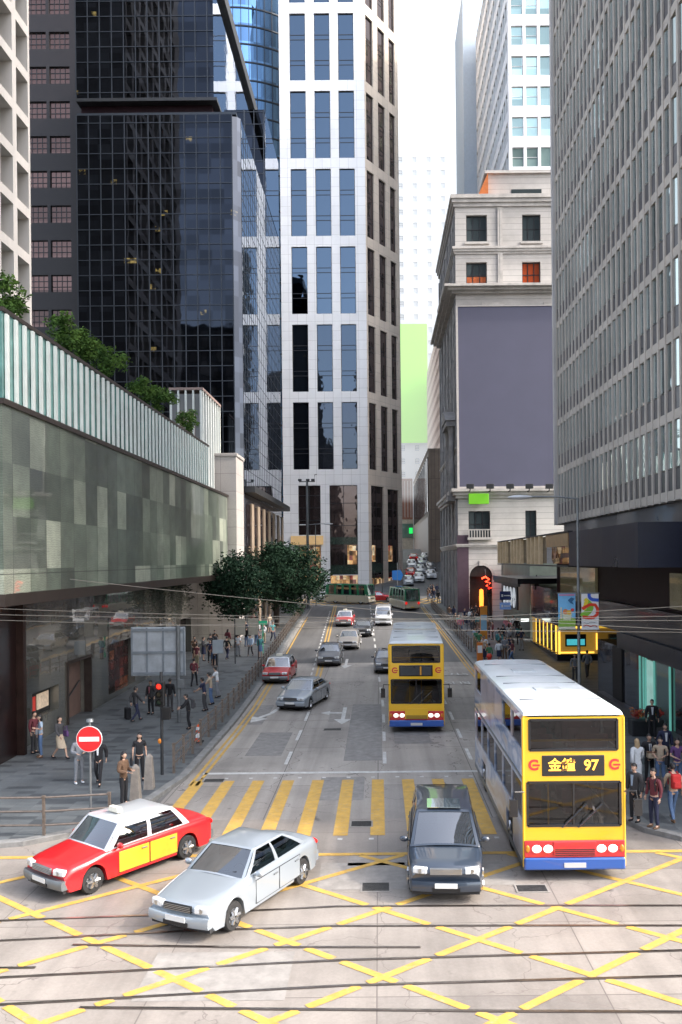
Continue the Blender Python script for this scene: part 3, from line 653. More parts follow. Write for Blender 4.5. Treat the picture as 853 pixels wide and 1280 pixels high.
n=nd(nt,'ShaderNodeTexNoise',i_Scale=.7); L(v,n.inputs['Vector']); bp=nd(nt,'ShaderNodeBump',i_Strength=.1,i_Distance=.05); L(n.outputs[0],bp.inputs['Height']); L(bp.outputs[0],b.inputs['Coat Normal'])
M_gglass=m
gops=[(2.0,5.0,1.15,2.3),(6.1,9.3,.15,3.1),(12.3,17.4,.6,3.4),(22,25,.15,3.6),(29,33,.6,3.6)]
m=MB(); lf.wall(m,0,40.3,.1,6.5,gops,.5); wpart(m,'ground_wall',M_gglass,gs)
m=MB(); m.bx(-40,-16.2,32.5,75,.05,6.5); wpart(m,'inner_wall',M_black,gs)
m=MB(); lf.bar(m,2.02,4.98,1.17,2.28,-.49,-.4); wpart(m,'display_case',P('case_dark',(.02,.02,.02),.4,var=0),gs)
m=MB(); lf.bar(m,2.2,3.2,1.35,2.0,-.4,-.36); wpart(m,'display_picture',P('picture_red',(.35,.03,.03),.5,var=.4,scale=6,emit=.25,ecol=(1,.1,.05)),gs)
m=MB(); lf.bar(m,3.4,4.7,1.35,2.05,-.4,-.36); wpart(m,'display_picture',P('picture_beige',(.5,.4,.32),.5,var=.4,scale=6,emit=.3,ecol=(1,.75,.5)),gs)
M_brn=P('brown_stair_wall',(.16,.10,.08),.6,var=.2)
m=MB(); lf.bar(m,6.12,9.28,.15,3.08,-.9,-.5); wpart(m,'doorway',M_brn,gs)
m=MB()
for a,bb,c,d in ((6.0,6.12,.15,3.2),(9.28,9.42,.15,3.2),(6.12,9.28,3.08,3.22)): lf.bar(m,a,bb,c,d,-.3,.08)
wpart(m,'door_frame',M_bronze,gs)
m=MB(); m.tube([lf.p(6.5,.95,-.42),lf.p(8.9,1.9,-.42)],.04); wpart(m,'handrail',M_dgrey,gs)
m=MB(); lf.bar(m,12.32,17.38,.62,3.38,-.49,-.42); wpart(m,'shop_window',tiles('red_window_display',[(0,(.02,.006,.005)),(.5,(.05,.012,.01)),(.8,(.16,.03,.02)),(1,(.22,.07,.03))],(.9,.6),True,(.01,.01,.01),.25,axes=('Y','Z'),jw=.08,stain=.6,sscale=1.2,bump=0),gs)
m=MB(); lf.bar(m,22.02,24.98,.15,3.58,-.49,-.42); lf.bar(m,29.02,32.98,.62,3.58,-.49,-.42); wpart(m,'shop_window',M_wglass2,gs)
m=MB(); m.bx(-17.5,-14.9,32.3,34.68,.1,6.5); wpart(m,'corner_door',P('corner_dark',(.012,.005,.005),.3,var=.6,scale=2,coat=.25),gs)
m=MB(); m.bx(-14.92,-14.6,34.4,34.68,.1,6.48); m.bx(-17.4,-14.8,32.2,32.32,.1,6.46);wpart(m,'corner_jamb',P('dark_bronze',(.022,.012,.010),.4,var=.3,spec=.2),gs)
# stone block + lift tower at the end of the store
o=MB(); o.bx(-16.5,-12.7,75.2,79.2,.9,17.4).bx(-16.6,-12.6,75.1,79.3,17.4,17.7); o=o.build('stone_pier',tiles('pale_pier_stone',[(0,(.40,.37,.35)),(1,(.46,.43,.41))],(2,1.6),True,(.2,.18,.17),.6,axes=('X','Z'),jw=.03,stain=.2),bevel=.03); tag(o,'pale stone pier between the glass store and the black tower','stone pier')
lt=empty('lift_tower',(-16,70,14)); tag(lt,'small glazed lift tower with pale vertical fins on the roof terrace','lift tower')
m=MB(); m.bx(-17.2,-14.7,70,77.8,13.9,22.0); wpart(m,'glass_core',mirror_glass('lift_glass',(.32,.34,.36),wav=.2,metal=.6),lt)
m=MB()
for i in range(5): x=-17.2+i*.625; m.bx(x-.08,x+.08,69.85,70,13.9,22.3)
for i in range(8): y=70.3+i*1.05; m.bx(-14.7,-14.55,y-.12,y+.12,13.9,22.3)
wpart(m,'fins',M_slat,lt)
m=MB(); m.bx(-17.35,-14.5,69.8,77.9,22.3,22.5); m.bx(-16.5,-15.2,69.9,69.98,14,20.5); wpart(m,'cap',P('lift_cap',(.3,.22,.2),.5,var=.1),lt)
# ------------------------------------------------------------------ foliage
def leaves(mb,c,r,n,size,rng,mi=0,flat=1.0):
    for _ in range(n):
        d=Vector((rng.gauss(0,1),rng.gauss(0,1),rng.gauss(0,1))).normalized()*(rng.random()**.45)
        p=Vector((c[0]+d.x*r[0],c[1]+d.y*r[1],c[2]+d.z*r[2]))
        a=Vector((rng.gauss(0,1),rng.gauss(0,1),rng.gauss(0,.6))).normalized(); b=a.orthogonal().normalized(); b=Matrix.Rotation(rng.random()*6.28,3,a)@b
        s=size*(.6+.8*rng.random()); mb.add([p-a*s,p+b*s*.42,p+a*s,p-b*s*.42],[(0,1,2,3)],mi)
def tree(name,label,base,h,crown,seed,n=150,per=60,size=.17,group=None):
    rng=random.Random(seed); t=empty(name,base); tag(t,label,'tree',group)
    m=MB(); th=h*.4; m.tube([(0,0,-.2),(.05,.02,th*.5),(0,.05,th)],[.28,.22,.18],10)
    l=MB()
    for k in range(n):
        d=Vector((rng.gauss(0,1),rng.gauss(0,1),rng.gauss(0,1))).normalized()*(rng.random()**.35)
        c=(crown[0]+d.x*crown[3],crown[1]+d.y*crown[4],crown[2]+d.z*crown[5]*(1 if d.z>0 else 1.2))
        rr=.55+.75*rng.random(); leaves(l,c,(rr*1.15,rr*1.15,rr*.7),per,size,rng)
        if k<16: m.tube([(0,0,th*.8),(c[0]*.45,c[1]*.45,th*.9+(c[2]-th)*.4),(c[0]*.9,c[1]*.9,c[2])],[.12,.07,.03],6)
    m.build('trunk',M_bark,t,smooth=True); l.build('crown',M_leaf,t,fix=False)
    return t
b=Vector((-10.3,84,gz(84)+.14)); tree('street_tree','broad dark green street tree overhanging the left kerb',b,8.5,(1.0,0,5.4,4.2,4.2,3.1),3,210,66,group='street trees on the left pavement')
b=Vector((-11.9,70,gz(70)+.14)); tree('street_tree','narrower dark green tree against the end of the glass store',b,8,(-.1,0,5.3,2.2,2.8,2.4),5,110,62,group='street trees on the left pavement')
b=Vector((-11.5,93,gz(93)+.14)); tree('street_tree','further dark green tree half hidden behind the broad kerb tree',b,8,(.5,0,5.2,3,3,2.7),8,80,60,group='street trees on the left pavement')
for i,(px,py,D,rx,rz,lab) in enumerate([(8,372,33,1.1,1.0,'bushy shrub at the left end of the terrace rail'),(73,418,39.5,1.15,.95,'large rounded shrub second along the terrace rail'),(97,432,42,.9,.8,'small shrub tucked behind the large terrace shrub'),(125,452,45.5,1.5,1.0,'wide shrub in the middle of the terrace rail'),(170,487,52,1.3,.9,'mid green shrub right of the terrace middle'),(196,500,57,1.3,.9,'dark shrub second from the far end of the terrace'),(230,526,64.5,1.3,1.0,'last shrub at the lift tower end of the terrace')]):
    c=at(px,py,D); x=-14.6; rng=random.Random(40+i); e=empty('terrace_shrub',(x,D,16.6)); tag(e,lab,'shrub','shrubs along the roof terrace')
    l=MB(); zc=c.z*(14.6/abs(c.x))**0-16.6
    for k in range(26):
        d=Vector((rng.gauss(0,1),rng.gauss(0,1),rng.gauss(0,1))).normalized()*(rng.random()**.4)
        leaves(l,(d.x*rx*.6,d.y*rx,max(.15,zc+d.z*rz)),(.38,.38,.3),60,.10,rng)
    l.build('foliage',M_leaf2,e,fix=False); MB().tube([(0,0,-.5),(.03,0,.3),(0,.04,.9)],[.05,.04,.02],6).build('stem',M_bark,e)
# ------------------------------------------------------------------ SANDSTONE BUILDING
pb=empty('sandstone_building',(15,100,1.3)); tag(pb,'old sandstone corner building carrying a blank slate blue billboard','building')
D0=90.0; pf=Face(8.5,D0,1,0); S=D0/F
def pw(x0,x1,y0,y1):  # photo pixels on the front face -> opening
    a=at(x0,(y0+y1)/2,D0).x-8.5; b2=at(x1,(y0+y1)/2,D0).x-8.5; return (a,b2,Zof(y1,D0),Zof(y0,D0))
pops=[pw(583,609,270,304),pw(653,676,270,304),pw(583,609,329,360),pw(653,676,329,360),pw(586,613,640,673),pw(657,671,640,673),pw(627,640,700,760)]
ag=pw(587.5,616,722,782); ag=(ag[0],ag[1],gz(90)+.1,ag[3])
m=MB(); pf.wall(m,0,24,1.0,46,pops+[ag],.45)
# round head of the arch
cx=(ag[0]+ag[1])/2; rr=(ag[1]-ag[0])/2; zt=ag[3]
wpart(m,'front_wall',M_ped,pb)
# the arch head is a flat dark sheet in place of shaded recess, under a cover ring
m=MB(); N=14
for i in range(N):
    t0=math.pi*i/N; t1=math.pi*(i+1)/N
    for ra,rb,o0,o1 in ((rr,rr+.28,.02,.08),):
        vs=[pf.p(cx+math.cos(t)*q,zt+math.sin(t)*q,o) for o in (o0,o1) for (t,q) in ((t0,ra),(t0,rb),(t1,rb),(t1,ra))]
        m.add(vs,[(3,2,1,0),(4,5,6,7),(0,1,5,4),(1,2,6,5),(2,3,7,6),(3,0,4,7)])
pf.bar(m,cx-.18,cx+.18,zt+rr-.05,zt+rr+.5,.02,.16)
wpart(m,'arch_moulding',M_pedtrim,pb)
m=MB()
vs=[pf.p(cx+math.cos(math.pi*i/N)*rr,zt+math.sin(math.pi*i/N)*rr,.012) for i in range(N+1)]; m.add(vs,[tuple(range(N+1))])
m.quad(pf.p(ag[0],ag[2],-.44),pf.p(ag[1],ag[2],-.44),pf.p(ag[1],zt,-.44),pf.p(ag[0],zt,-.44)); wpart(m,'arch_doorway',P('arch_dark',(.02,.014,.012),.5,var=.5),pb,fix=False)
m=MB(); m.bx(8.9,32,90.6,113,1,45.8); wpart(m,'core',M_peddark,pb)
# street side wall
ps=Face(8.5,113,0,-1); sops=[]
for k in range(6):
    for j in range(5): sops.append((1.6+j*4.5,3.6+j*4.5,15.6+3.9*k,18.4+3.9*k))
for j in range(5):
    sops.append((1.6+j*4.5,3.6+j*4.5,39.7,42.2) if 0 else (1.6+j*4.5,3.6+j*4.5,41.9,44.6)); sops.append((1.5+j*4.5,3.7+j*4.5,4.2,8.3)); sops.append((1.6+j*4.5,3.6+j*4.5,10.3,13.0))
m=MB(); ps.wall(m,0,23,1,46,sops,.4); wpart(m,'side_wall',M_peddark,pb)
for op in sops: 
    w=ps.window(None,op,.38,M_pglass,M_frame,2,(.5,),.07); addp(w,pb)
for op,lab in zip(pops[:6],(None,None,None,'window with red orange blinds drawn',None,None)):
    wwin(pf,op,.43,M_pglass if not lab else mirror_glass('blind_glass',(.42,.07,.02),wav=.1,metal=.1,rough=.2),3 if op[1]-op[0]>1.4 else 2,(.5,),pb,.09,label=lab)
m=MB(); op=pops[2]; pf.bar(m,op[0]+.1,op[1]-.1,op[2]+.15,op[2]+1.2,-.39,-.385); wpart(m,'blind',P('orange_blind',(.45,.1,.02),.6,var=.5,scale=2),pb)
def cornice(mb,z0,z1,out,u1=24):
    h=(z1-z0)/3
    for i,o in enumerate((out*.35,out*.7,out)):
        pf.bar(mb,-o,u1,z0+h*i,z0+h*(i+1)-.002,-.02,o); ps.bar(mb,0,23-.003,z0+h*i,z0+h*(i+1)-.002,-.02,o)
for y0,y1,oo in ((260,246,.5),(319,310,.35),(369,360,1.3),(624,612,.7),(687,681,.3),(564,560,.25)):
    m=MB(); cornice(m,Zof(y0,D0),Zof(y1,D0),oo); wpart(m,'cornice',M_pedtrim,pb)
m=MB()
for z0,z1 in ((1.2,9.0),(9.6,14.4)):
    for j in range(6): ps.bar(m,j*4.4+.1,j*4.4+.7,z0,z1,0,.22)
for u in (17.6,21.6): m.tube([ps.p(u,14.8,.5),ps.p(u,21.5,.5),ps.p(u,22.4,.5)],[.34,.3,.42],12)
ps.bar(m,16.9,22.3,22.4,23.0,0,1.1); m.add([ps.p(16.7,23.0,1.2),ps.p(22.5,23.0,1.2),ps.p(19.6,24.4,1.2),ps.p(16.7,23.0,0),ps.p(22.5,23.0,0),ps.p(19.6,24.4,0)],[(0,1,2),(3,5,4),(0,3,4,1),(1,4,5,2),(2,5,3,0)])
ps.bar(m,16.9,22.3,14.3,14.8,0,1.0)
for z0,z1 in ((15.2,36),(37.4,45)):
    for j in range(6): ps.bar(m,j*4.4+.1,j*4.4+.6,z0,z1,0,.15)
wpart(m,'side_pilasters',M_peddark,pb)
m=MB()
op=pops[4]
pf.bar(m,op[0]-.15,op[1]+.15,op[2]-.25,op[2]-.0,0,.45); pf.bar(m,op[0]-.1,op[1]+.1,op[2]+.75,op[2]+.87,.3,.42)
for i in range(9): u=op[0]+(op[1]-op[0])*i/8; pf.bar(m,u-.05,u+.05,op[2],op[2]+.75,.32,.4)
wpart(m,'balustrade',M_pedtrim,pb)
for o2 in pops[:4]: m=MB(); pf.bar(m,o2[0]-.2,o2[1]+.2,o2[2]-.25,o2[2]-.003,0,.22); wpart(m,'window_sill',M_pedtrim,pb)
m=MB()
for a,bb in ((4.75,5.05),(4.55,4.72)): pf.bar(m,a,bb,37.2,45.6,0,.14)
wpart(m,'pilaster_strip',M_pedtrim,pb)
for u in (4.0,10.6): m=MB(); pf.bar(m,u-1.2,u+1.2,Zof(383,D0),Zof(380,D0),0,.15); wpart(m,'hood_mould',M_pedtrim,pb)
m=MB(); m.bx(12.2,30,91.5,104,46,49.9); m.bx(11.9,30,91.2,104.3,49.9,50.2); wpart(m,'penthouse',M_ped,pb)
m=MB(); pf.bar(m,6.3,9.6,46.6,48.2,-1.52,-1.45); wpart(m,'penthouse_window',M_pglass,pb)
m=MB(); m.add([(10.6,90.4,46.1),(12.15,90.4,46.1),(12.15,90.4,49.6),(10.6,93,46.1),(12.15,93,46.1),(12.15,93,49.6)],[(0,1,2),(3,5,4),(0,3,4,1),(1,4,5,2),(2,5,3,0)]); wpart(m,'awning',P('orange_awning',(.5,.14,.03),.7,var=.2),pb)
m=MB()
pf.bar(m,-.2,24,46.2,46.28,.1,.16); 
for i in range(20): pf.bar(m,.1+i*1.2,.16+i*1.2,46.0,46.3,.1,.15)
wpart(m,'roof_rail',M_dgrey,pb)
m=MB(); ps.bar(m,23.02,23.5,2.5,10.2,.02,.1) if 0 else pf.bar(m,-.12,1.1,Zof(778,D0)+1,Zof(670,D0),.02,.12); wpart(m,'plum_panel',P('plum_panel',(.075,.045,.065),.6,var=.15),pb)
# things on it
o=pw(573,695,386,610)
bb=empty('billboard',pf.p((o[0]+o[1])/2,o[2],.5)); tag(bb,'large blank slate blue billboard on the sandstone building','billboard')
m=MB(); pf.bar(m,o[0],o[1],o[2],o[3],.25,.42); wpart(m,'panel',P('slate_panel',(.088,.09,.14),.75,var=.05,scale=.4),bb)
m=MB()
for a,b2,c,d in ((o[0]-.22,o[0],o[2]-.2,o[3]+.15),(o[1],o[1]+.22,o[2]-.2,o[3]+.15),(o[0],o[1],o[2]-.2,o[2]),(o[0],o[1],o[3],o[3]+.15)): pf.bar(m,a,b2,c,d,.2,.5)
wpart(m,'frame',P('pale_frame',(.5,.47,.45),.5,var=.1),bb)
labs=['leftmost floodlight under the slate billboard','second floodlight from the left under the billboard','middle floodlight under the slate billboard','fourth floodlight under the slate billboard','rightmost floodlight under the slate billboard']
for i,px in enumerate((588,613,638,662,687)):
    p=at(px,612,D0-1.6); e=empty('floodlight',p); tag(e,labs[i],'floodlight','floodlights under the billboard')
    MB().box(0,0,.35,.8,.4,.5).build('lamp_housing',M_dgrey,e,bevel=.05); MB().tube([(0,1.6,-.15),(0,.1,-.1),(0,0,.2)],.06).build('arm',M_dgrey,e)
o=pw(585,610,619,632)
e=empty('green_sign',pf.p(o[0],o[2],.8)); tag(e,'small blank lime green sign below the billboard','sign')
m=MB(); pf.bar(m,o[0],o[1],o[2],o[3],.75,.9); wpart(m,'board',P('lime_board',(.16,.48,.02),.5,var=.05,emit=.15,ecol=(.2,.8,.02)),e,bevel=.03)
m=MB(); pf.bar(m,o[0]+.3,o[0]+.4,o[2]+.2,o[2]+.4,.0,.75); pf.bar(m,o[1]-.4,o[1]-.3,o[2]+.2,o[2]+.4,.0,.75); wpart(m,'bracket',M_dgrey,e)
# neon in the arch
M_neon=P('red_neon',(1,.1,.02),.4,var=0,emit=5,ecol=(1,.06,.02)); M_neon2=P('orange_lantern',(1,.4,.05),.4,var=0,emit=3,ecol=(1,.25,.03))
p=at(606,735,89.3); e=empty('neon_sign',p); tag(e,'curling red neon sign glowing in the arched doorway','neon sign')
zz=[(-.3,1.0),(.1,1.2),(.5,.9),(.1,.7),(.6,.5),(.2,.25),(.7,.0),(.3,-.2),(.6,-.5)]
MB().tube([(a,0,c) for a,c in zz],.09,8).build('tube',M_neon,e); MB().tube([(.1,.05,1.2),(.1,.3,2.0)],.03).build('hanger',M_dgrey,e)
p=at(602,748,89.2); o=MB().lathe([(.02,-1),(.2,-.9),(.24,0),(.2,.9),(.02,1)],n=10).build('lantern',M_neon2,loc=p,smooth=True); tag(o,'tall orange lantern hanging under the red neon sign','lantern')
# ------------------------------------------------------------------ far buildings
def plain_tower(name,label,x0,x1,y0,y1,z0,z1,wall,glass,dw,dh,ww,wh,side=True,cat='building',zoff=1.2,trim=None,maxn=60):
    t=empty(name,((x0+x1)/2,(y0+y1)/2,z0)); tag(t,label,cat)
    f=Face(x0,y0,1,0); s=Face(x0,y1,0,-1); fo=[];so=[]
    u=(dw-ww)/2+.2
    us=[]; 
    while u+ww<x1-x0: us.append(u); u+=dw
    z=z0+zoff; zs=[]
    while z+wh<z1: zs.append(z); z+=dh
    fo=[(a,a+ww,c,c+wh) for a in us for c in zs]
    u=.3; vs=[]
    while u+ww<y1-y0: vs.append(u); u+=dw
    so=[(a,a+ww,c,c+wh) for a in vs for c in zs] if side else []
    m=MB(); f.wall(m,0,x1-x0,z0,z1,fo,.3); s.wall(m,0,y1-y0,z0,z1,so,.3); m.bx(x0+.5,x1,y0+.5,y1,z0,z1-.01); wpart(m,'wall',wall,t)
    for fc,ops in ((f,fo),(s,so)):
        if not ops: continue
        big=ops[:maxn]; rest=ops[maxn:]
        for op in big: w=fc.window(None,op,.28,glass,M_frame if trim is None else trim,1,(.5,),.08); addp(w,t)
        if rest:
            g=MB()
            for a,b,c,d in rest: g.quad(fc.p(a,c,-.25),fc.p(b,c,-.25),fc.p(b,d,-.25),fc.p(a,d,-.25))
            o=wpart(g,'window_panes',glass,t,fix=False); o['kind']='stuff'
    return t
M_owhite=P('white_render',(.74,.74,.75),.6,var=.05,scale=.3)
M_ogl=mirror_glass('pale_green_glass',(.30,.42,.40),cell=(2.2,50,4.5),cellamt=.4,metal=.6)
M_wframe=P('pale_window_frame',(.5,.5,.5),.6,var=0)
plain_tower('white_tower','tall white office tower rising behind the sandstone building',20,44,125,165,2,110,M_owhite,M_ogl,2.15,4.53,1.75,2.9,cat='office tower',zoff=.9,trim=M_wframe,maxn=48)
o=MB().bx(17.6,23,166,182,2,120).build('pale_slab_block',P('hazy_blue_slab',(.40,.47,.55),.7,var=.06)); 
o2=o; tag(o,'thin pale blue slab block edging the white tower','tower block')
plain_tower('grey_tower','tall hazy grey tower closing the view up the hill',5.2,22,250,280,8,128,M_haze1,P('hazy_pane',(.58,.60,.63),.5,var=.1),4.2,3.9,1.2,1.6,cat='tower block',maxn=40)  # panes paled towards the wall, distance veil put into their colour
plain_tower('pink_tower','pinkish apartment block with slanting rows of windows above the brown building',14.5,34,190,246,8,62.5,P('pink_render',(.55,.40,.34),.7,var=.1),P('pale_pane',(.55,.58,.58),.35,var=.15),3.6,3.3,2.2,1.6,cat='apartment block',maxn=50)
e=empty('green_billboard',(10.6,249,43)); tag(e,'tall blank lime green hoarding hung on the grey tower','billboard')
wpart(MB().bx(6.9,14.9,248.6,248.9,42.6,77.8),'panel',P('lime_hoarding',(.30,.72,.05),.6,var=.06,scale=.1,emit=.25,ecol=(.35,.85,.02)),e); wpart(MB().bx(6.7,15.1,248.9,249.05,42.4,78.0),'frame',M_haze1,e)  # panel emits a little so its green holds through the hazy veil
t=empty('brown_building',(13,200,8)); tag(t,'low brown stone building with a dark glazed side on the hill','building')
wpart(MB().bx(9.9,30,165,235,3,29.3).bx(9.8,30,164.9,235,29.3,29.8),'wall',tiles('brown_stone',[(0,(.26,.20,.15)),(1,(.31,.24,.18))],(.75,6),True,(.13,.1,.08),.6,axes=('X','Z'),jw=.06,stain=.25),t)
bs=Face(9.9,235,0,-1); m=MB(); bs.bar(m,4,69,17.5,28.2,0,.12); wpart(m,'dark_glazing',M_wglass2,t); m=MB(); bs.bar(m,4,69,8.5,16.5,0,.1); wpart(m,'lower_panel',P('rust_panel',(.16,.09,.06),.4,var=.3,scale=.4),t)
m=MB()
for i in range(14): bs.bar(m,4+i*5,4.2+i*5,17.5,28.2,.12,.2)
wpart(m,'mullions',M_dgrey,t)
t=empty('brick_building',(9,238,9)); tag(t,'distant red brick block with pale shopfront up the hill','building')
wpart(MB().bx(6.2,9.7,238,246,19.5,31),'brick_wall',M_brick,t); wpart(MB().bx(6.0,9.8,237.8,246,6,19.4),'pale_wall',P('pale_shop_wall',(.55,.48,.38),.6,var=.2),t)
m=MB()
for i in range(4): m.bx(6.5+i*.85,6.75+i*.85,237.8,238,20,30.3)
wpart(m,'pilasters',P('pale_pilaster',(.55,.45,.4),.6,var=.1),t); wpart(MB().bx(6.1,9.7,237.6,237.75,14.2,18.2),'glazing',mirror_glass('green_glass',(.25,.4,.33),metal=.5),t)
wpart(MB().bx(8.6,9.6,237.3,237.5,15.4,17.0),'green_sign',P('neon_green',(.03,.6,.1),.5,var=0,emit=1.0,ecol=(.02,.9,.15)),t)
# other side of the hill street, behind the white tower
# ------------------------------------------------------------------ RIGHT CURTAIN WALL BUILDING
rb=empty('curtain_wall_block',(20,44,0)); tag(rb,'tall office block with close bronze fins over glass along the right pavement','office block')
rf=Face(13,60.5,0,-1); RLEN=38; Z0=10.7; nfl=26; FH=3.5; MW=.95
m=MB(); m.bx(13.3,40,22.6,60.3,9,Z0+nfl*FH); wpart(m,'core',M_cwspan,rb)
g=MB(); s2=MB(); fn=MB(); bd=MB()
for k in range(nfl):
    z=Z0+k*FH
    nm=int(RLEN/MW)
    for i in range(nm):
        u=i*MW
        # glass leaf tilted out a little at one side, dark spandrel below it
        g.quad(rf.p(u,z+1.25,.02),rf.p(u+MW,z+1.25,-.2),rf.p(u+MW,z+FH-.22,-.2),rf.p(u,z+FH-.22,.02))
        s2.quad(rf.p(u,z+.25,.03),rf.p(u+MW,z+.25,-.19),rf.p(u+MW,z+1.2,-.19),rf.p(u,z+1.2,.03))
    rf.bar(bd,0,RLEN,z-.2,z+.23,-.25,.05)
for i in range(int(RLEN/MW)+1):
    u=i*MW; rf.bar(fn,u-.10,u+.10,Z0-.25,Z0+nfl*FH,-.24,.09)
wpart(g,'curtain_glass',M_cwglass,rb,fix=False); wpart(s2,'spandrels',M_cwspan,rb,fix=False); wpart(fn,'fins',M_cwfin,rb); wpart(bd,'floor_bands',M_cwfin,rb)
m=MB(); rf.bar(m,-.55,-.06,Z0-.3,Z0+nfl*FH,-.6,.25); wpart(m,'corner_pier',P('corner_stone',(.52,.50,.48),.4,.2,var=.12,scale=.3),rb)
# glazed storey under the fins
m=MB(); rf.bar(m,0,RLEN,9.0,Z0-.22,-.55,-.5); wpart(m,'clerestory',tiles('clerestory_glass',[(0,(.03,.04,.045)),(.4,(.06,.12,.12)),(.6,(.10,.24,.22)),(.8,(.5,.5,.46)),(1,(.05,.05,.05))],(1.9,9),True,(.02,.02,.02),.15,axes=('Y','Z'),jw=.1,stain=.4,sscale=.8,bump=0),rb)
m=MB()
for i in range(20): rf.bar(m,i*1.9,i*1.9+.12,9.0,Z0-.25,-.5,-.4)
wpart(m,'clerestory_mullions',M_black,rb)
# projecting dark band
m=MB(); m.bx(9.5,13.25,30.8,42,7.62,9.3); M_cpan=tiles('canopy_panel',[(0,(.010,.013,.026)),(1,(.022,.026,.045))],(2.4,6),True,(.04,.04,.05),.3,axes=('Y','Z'),jw=.03,stain=.3,bump=0); M_cpan.node_tree.nodes['Principled BSDF'].inputs['Specular IOR Level'].default_value=.18; wpart(m,'dark_canopy',M_cpan,rb)
m=MB(); m.bx(9.66,13.2,42.002,67,7.7,9.25); wpart(m,'canopy_glazing',mirror_glass('canopy_glass',(.05,.06,.07),cell=(50,1.3,50),cellamt=.6,metal=.8),rb)
m=MB(); cf=Face(9.5,67,0,-1)
for i in range(14):
    if i not in (4,9): cf.bar(m,.1+i*1.32,.42+i*1.32,7.65,9.3,-.15,.06)
for i in range(6): m.bx(9.6+i*.6,9.8+i*.6,66.95,67.08,7.65,9.3)
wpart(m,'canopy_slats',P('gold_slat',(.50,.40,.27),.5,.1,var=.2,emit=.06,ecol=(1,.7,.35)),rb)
m=MB(); cf.bar(m,19.2,24.8,8.62,9.28,-.12,.01); wpart(m,'gold_panel',P('gold_panel',(.42,.28,.15),.4,.3,var=.2),rb)
m=MB(); cf.bar(m,0,25,9.3,9.38,-.2,.05); cf.bar(m,0,25,7.55,7.62,-.2,.05); wpart(m,'canopy_edge',M_dgrey,rb)
# lower storeys
m=MB(); m.bx(12.9,40,22.6,61,4.15,9.0); wpart(m,'first_floor',M_maroon,rb)
lw=Face(12.5,61,0,-1)
m=MB(); m.bx(12.5,13.0,22.6,48.2,4.15,5.6); m.bx(12.3,13.05,22.6,43.6,3.35,4.15); wpart(m,'fascia',M_dgranite2,rb)
m=MB(); m.bx(12.5,14,22.6,48.2,.14,3.35); m.bx(13.9,40,22.7,47.9,.14,4.1); m.bx(15.8,40,47.9,61,.14,4.15); wpart(m,'granite_base',M_dgranite,rb)
M_dim=P('dim_shop_window',(.09,.085,.055),.15,var=.9,scale=1.1,coat=.6,emit=.05,ecol=(.8,.7,.4))
for y0,y1,z0,z1 in ((49.5,59,5.2,7.4),(33.5,36.8,5.75,7.3)): wpart(MB().bx(12.72,12.88,y0,y1,z0,z1),'first_floor_window',M_dim,rb)
M_teal=P('teal_display',(.10,.42,.36),.4,var=.3,scale=.9,emit=.28,ecol=(.3,.9,.75)); M_teal2=P('pale_teal_poster',(.35,.62,.55),.5,var=.25,scale=1.2,emit=.3,ecol=(.55,.95,.82))
m=MB(); m.bx(12.44,12.498,36.0,40.2,.45,3.3); wpart(m,'shop_window',mirror_glass('shop_glass',(.15,.22,.2),metal=.4),rb)
m=MB(); m.bx(12.40,12.437,38.15,39.1,.5,3.25); wpart(m,'shop_poster',M_teal2,rb)
for y in (39.25,39.6,40.15,38.05,36.0): wpart(MB().bx(12.38,12.45,y-.05,y+.05,.4,3.3),'shop_mullion',M_teal,rb)
m=MB(); m.bx(12.1,12.5,22.6,47,.14,.55); wpart(m,'ledge',P('ledge_stone',(.07,.065,.065),.4,var=.3),rb)
m=MB(); m.bx(12.42,12.49,43.2,44.9,.5,3.3); wpart(m,'door',M_black,rb)
# yellow lit shop at the corner
ks=empty('lit_shop',(14.5,65,.5)); tag(ks,'small corner shop outlined in glowing yellow strip lights under the canopy','shop')
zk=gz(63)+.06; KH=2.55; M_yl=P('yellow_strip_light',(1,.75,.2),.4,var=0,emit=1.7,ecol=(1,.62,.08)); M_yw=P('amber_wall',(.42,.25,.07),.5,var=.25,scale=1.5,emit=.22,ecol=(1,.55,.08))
wpart(MB().bx(13.1,16.4,61.2,72,zk,zk+KH),'wall',M_yw,ks)
m=MB(); m.bx(13.0,16.4,61.1,72,zk+KH,zk+5.2); m.bx(12.9,16.4,61.1,72,zk-.1,zk+.5); wpart(m,'fascia',M_dgranite,ks)
m=MB()
for i in range(6): m.bx(13.02,13.09,62.2+i*1.55,62.32+i*1.55,zk+.55,zk+KH-.05)
m.bx(13.02,13.14,61.12,61.26,zk+.5,zk+KH-.02); m.bx(13.15,16.2,61.13,61.19,zk+KH-.18,zk+KH-.04); m.bx(13.15,15.6,61.13,61.19,zk+.55,zk+.66); m.bx(15.75,16.1,61.12,61.19,zk+.8,zk+2.0)
wpart(m,'strip_lights',M_yl,ks)
m=MB()
for i in range(5): m.bx(13.04,13.08,62.6+i*1.55,63.6+i*1.55,zk+.55,zk+KH-.05)
wpart(m,'glazing',mirror_glass('amber_glass',(.3,.22,.08),metal=.5),ks)
e=empty('display_screen',(14.4,61.1,zk+2.3)); tag(e,'dark framed screen glowing teal on the yellow shop wall','screen')
p0=at(707,793,61); p1=at(733,808,61)
wpart(MB().bx(p0.x,p1.x,61.0,61.12,p1.z,p0.z),'frame',M_black,e); wpart(MB().bx(p0.x+.1,p1.x-.1,60.985,61.0,p1.z+.1,p0.z-.35),'screen',P('teal_screen',(.05,.35,.4),.4,var=.5,scale=3,emit=.7,ecol=(.1,.65,.75)),e)
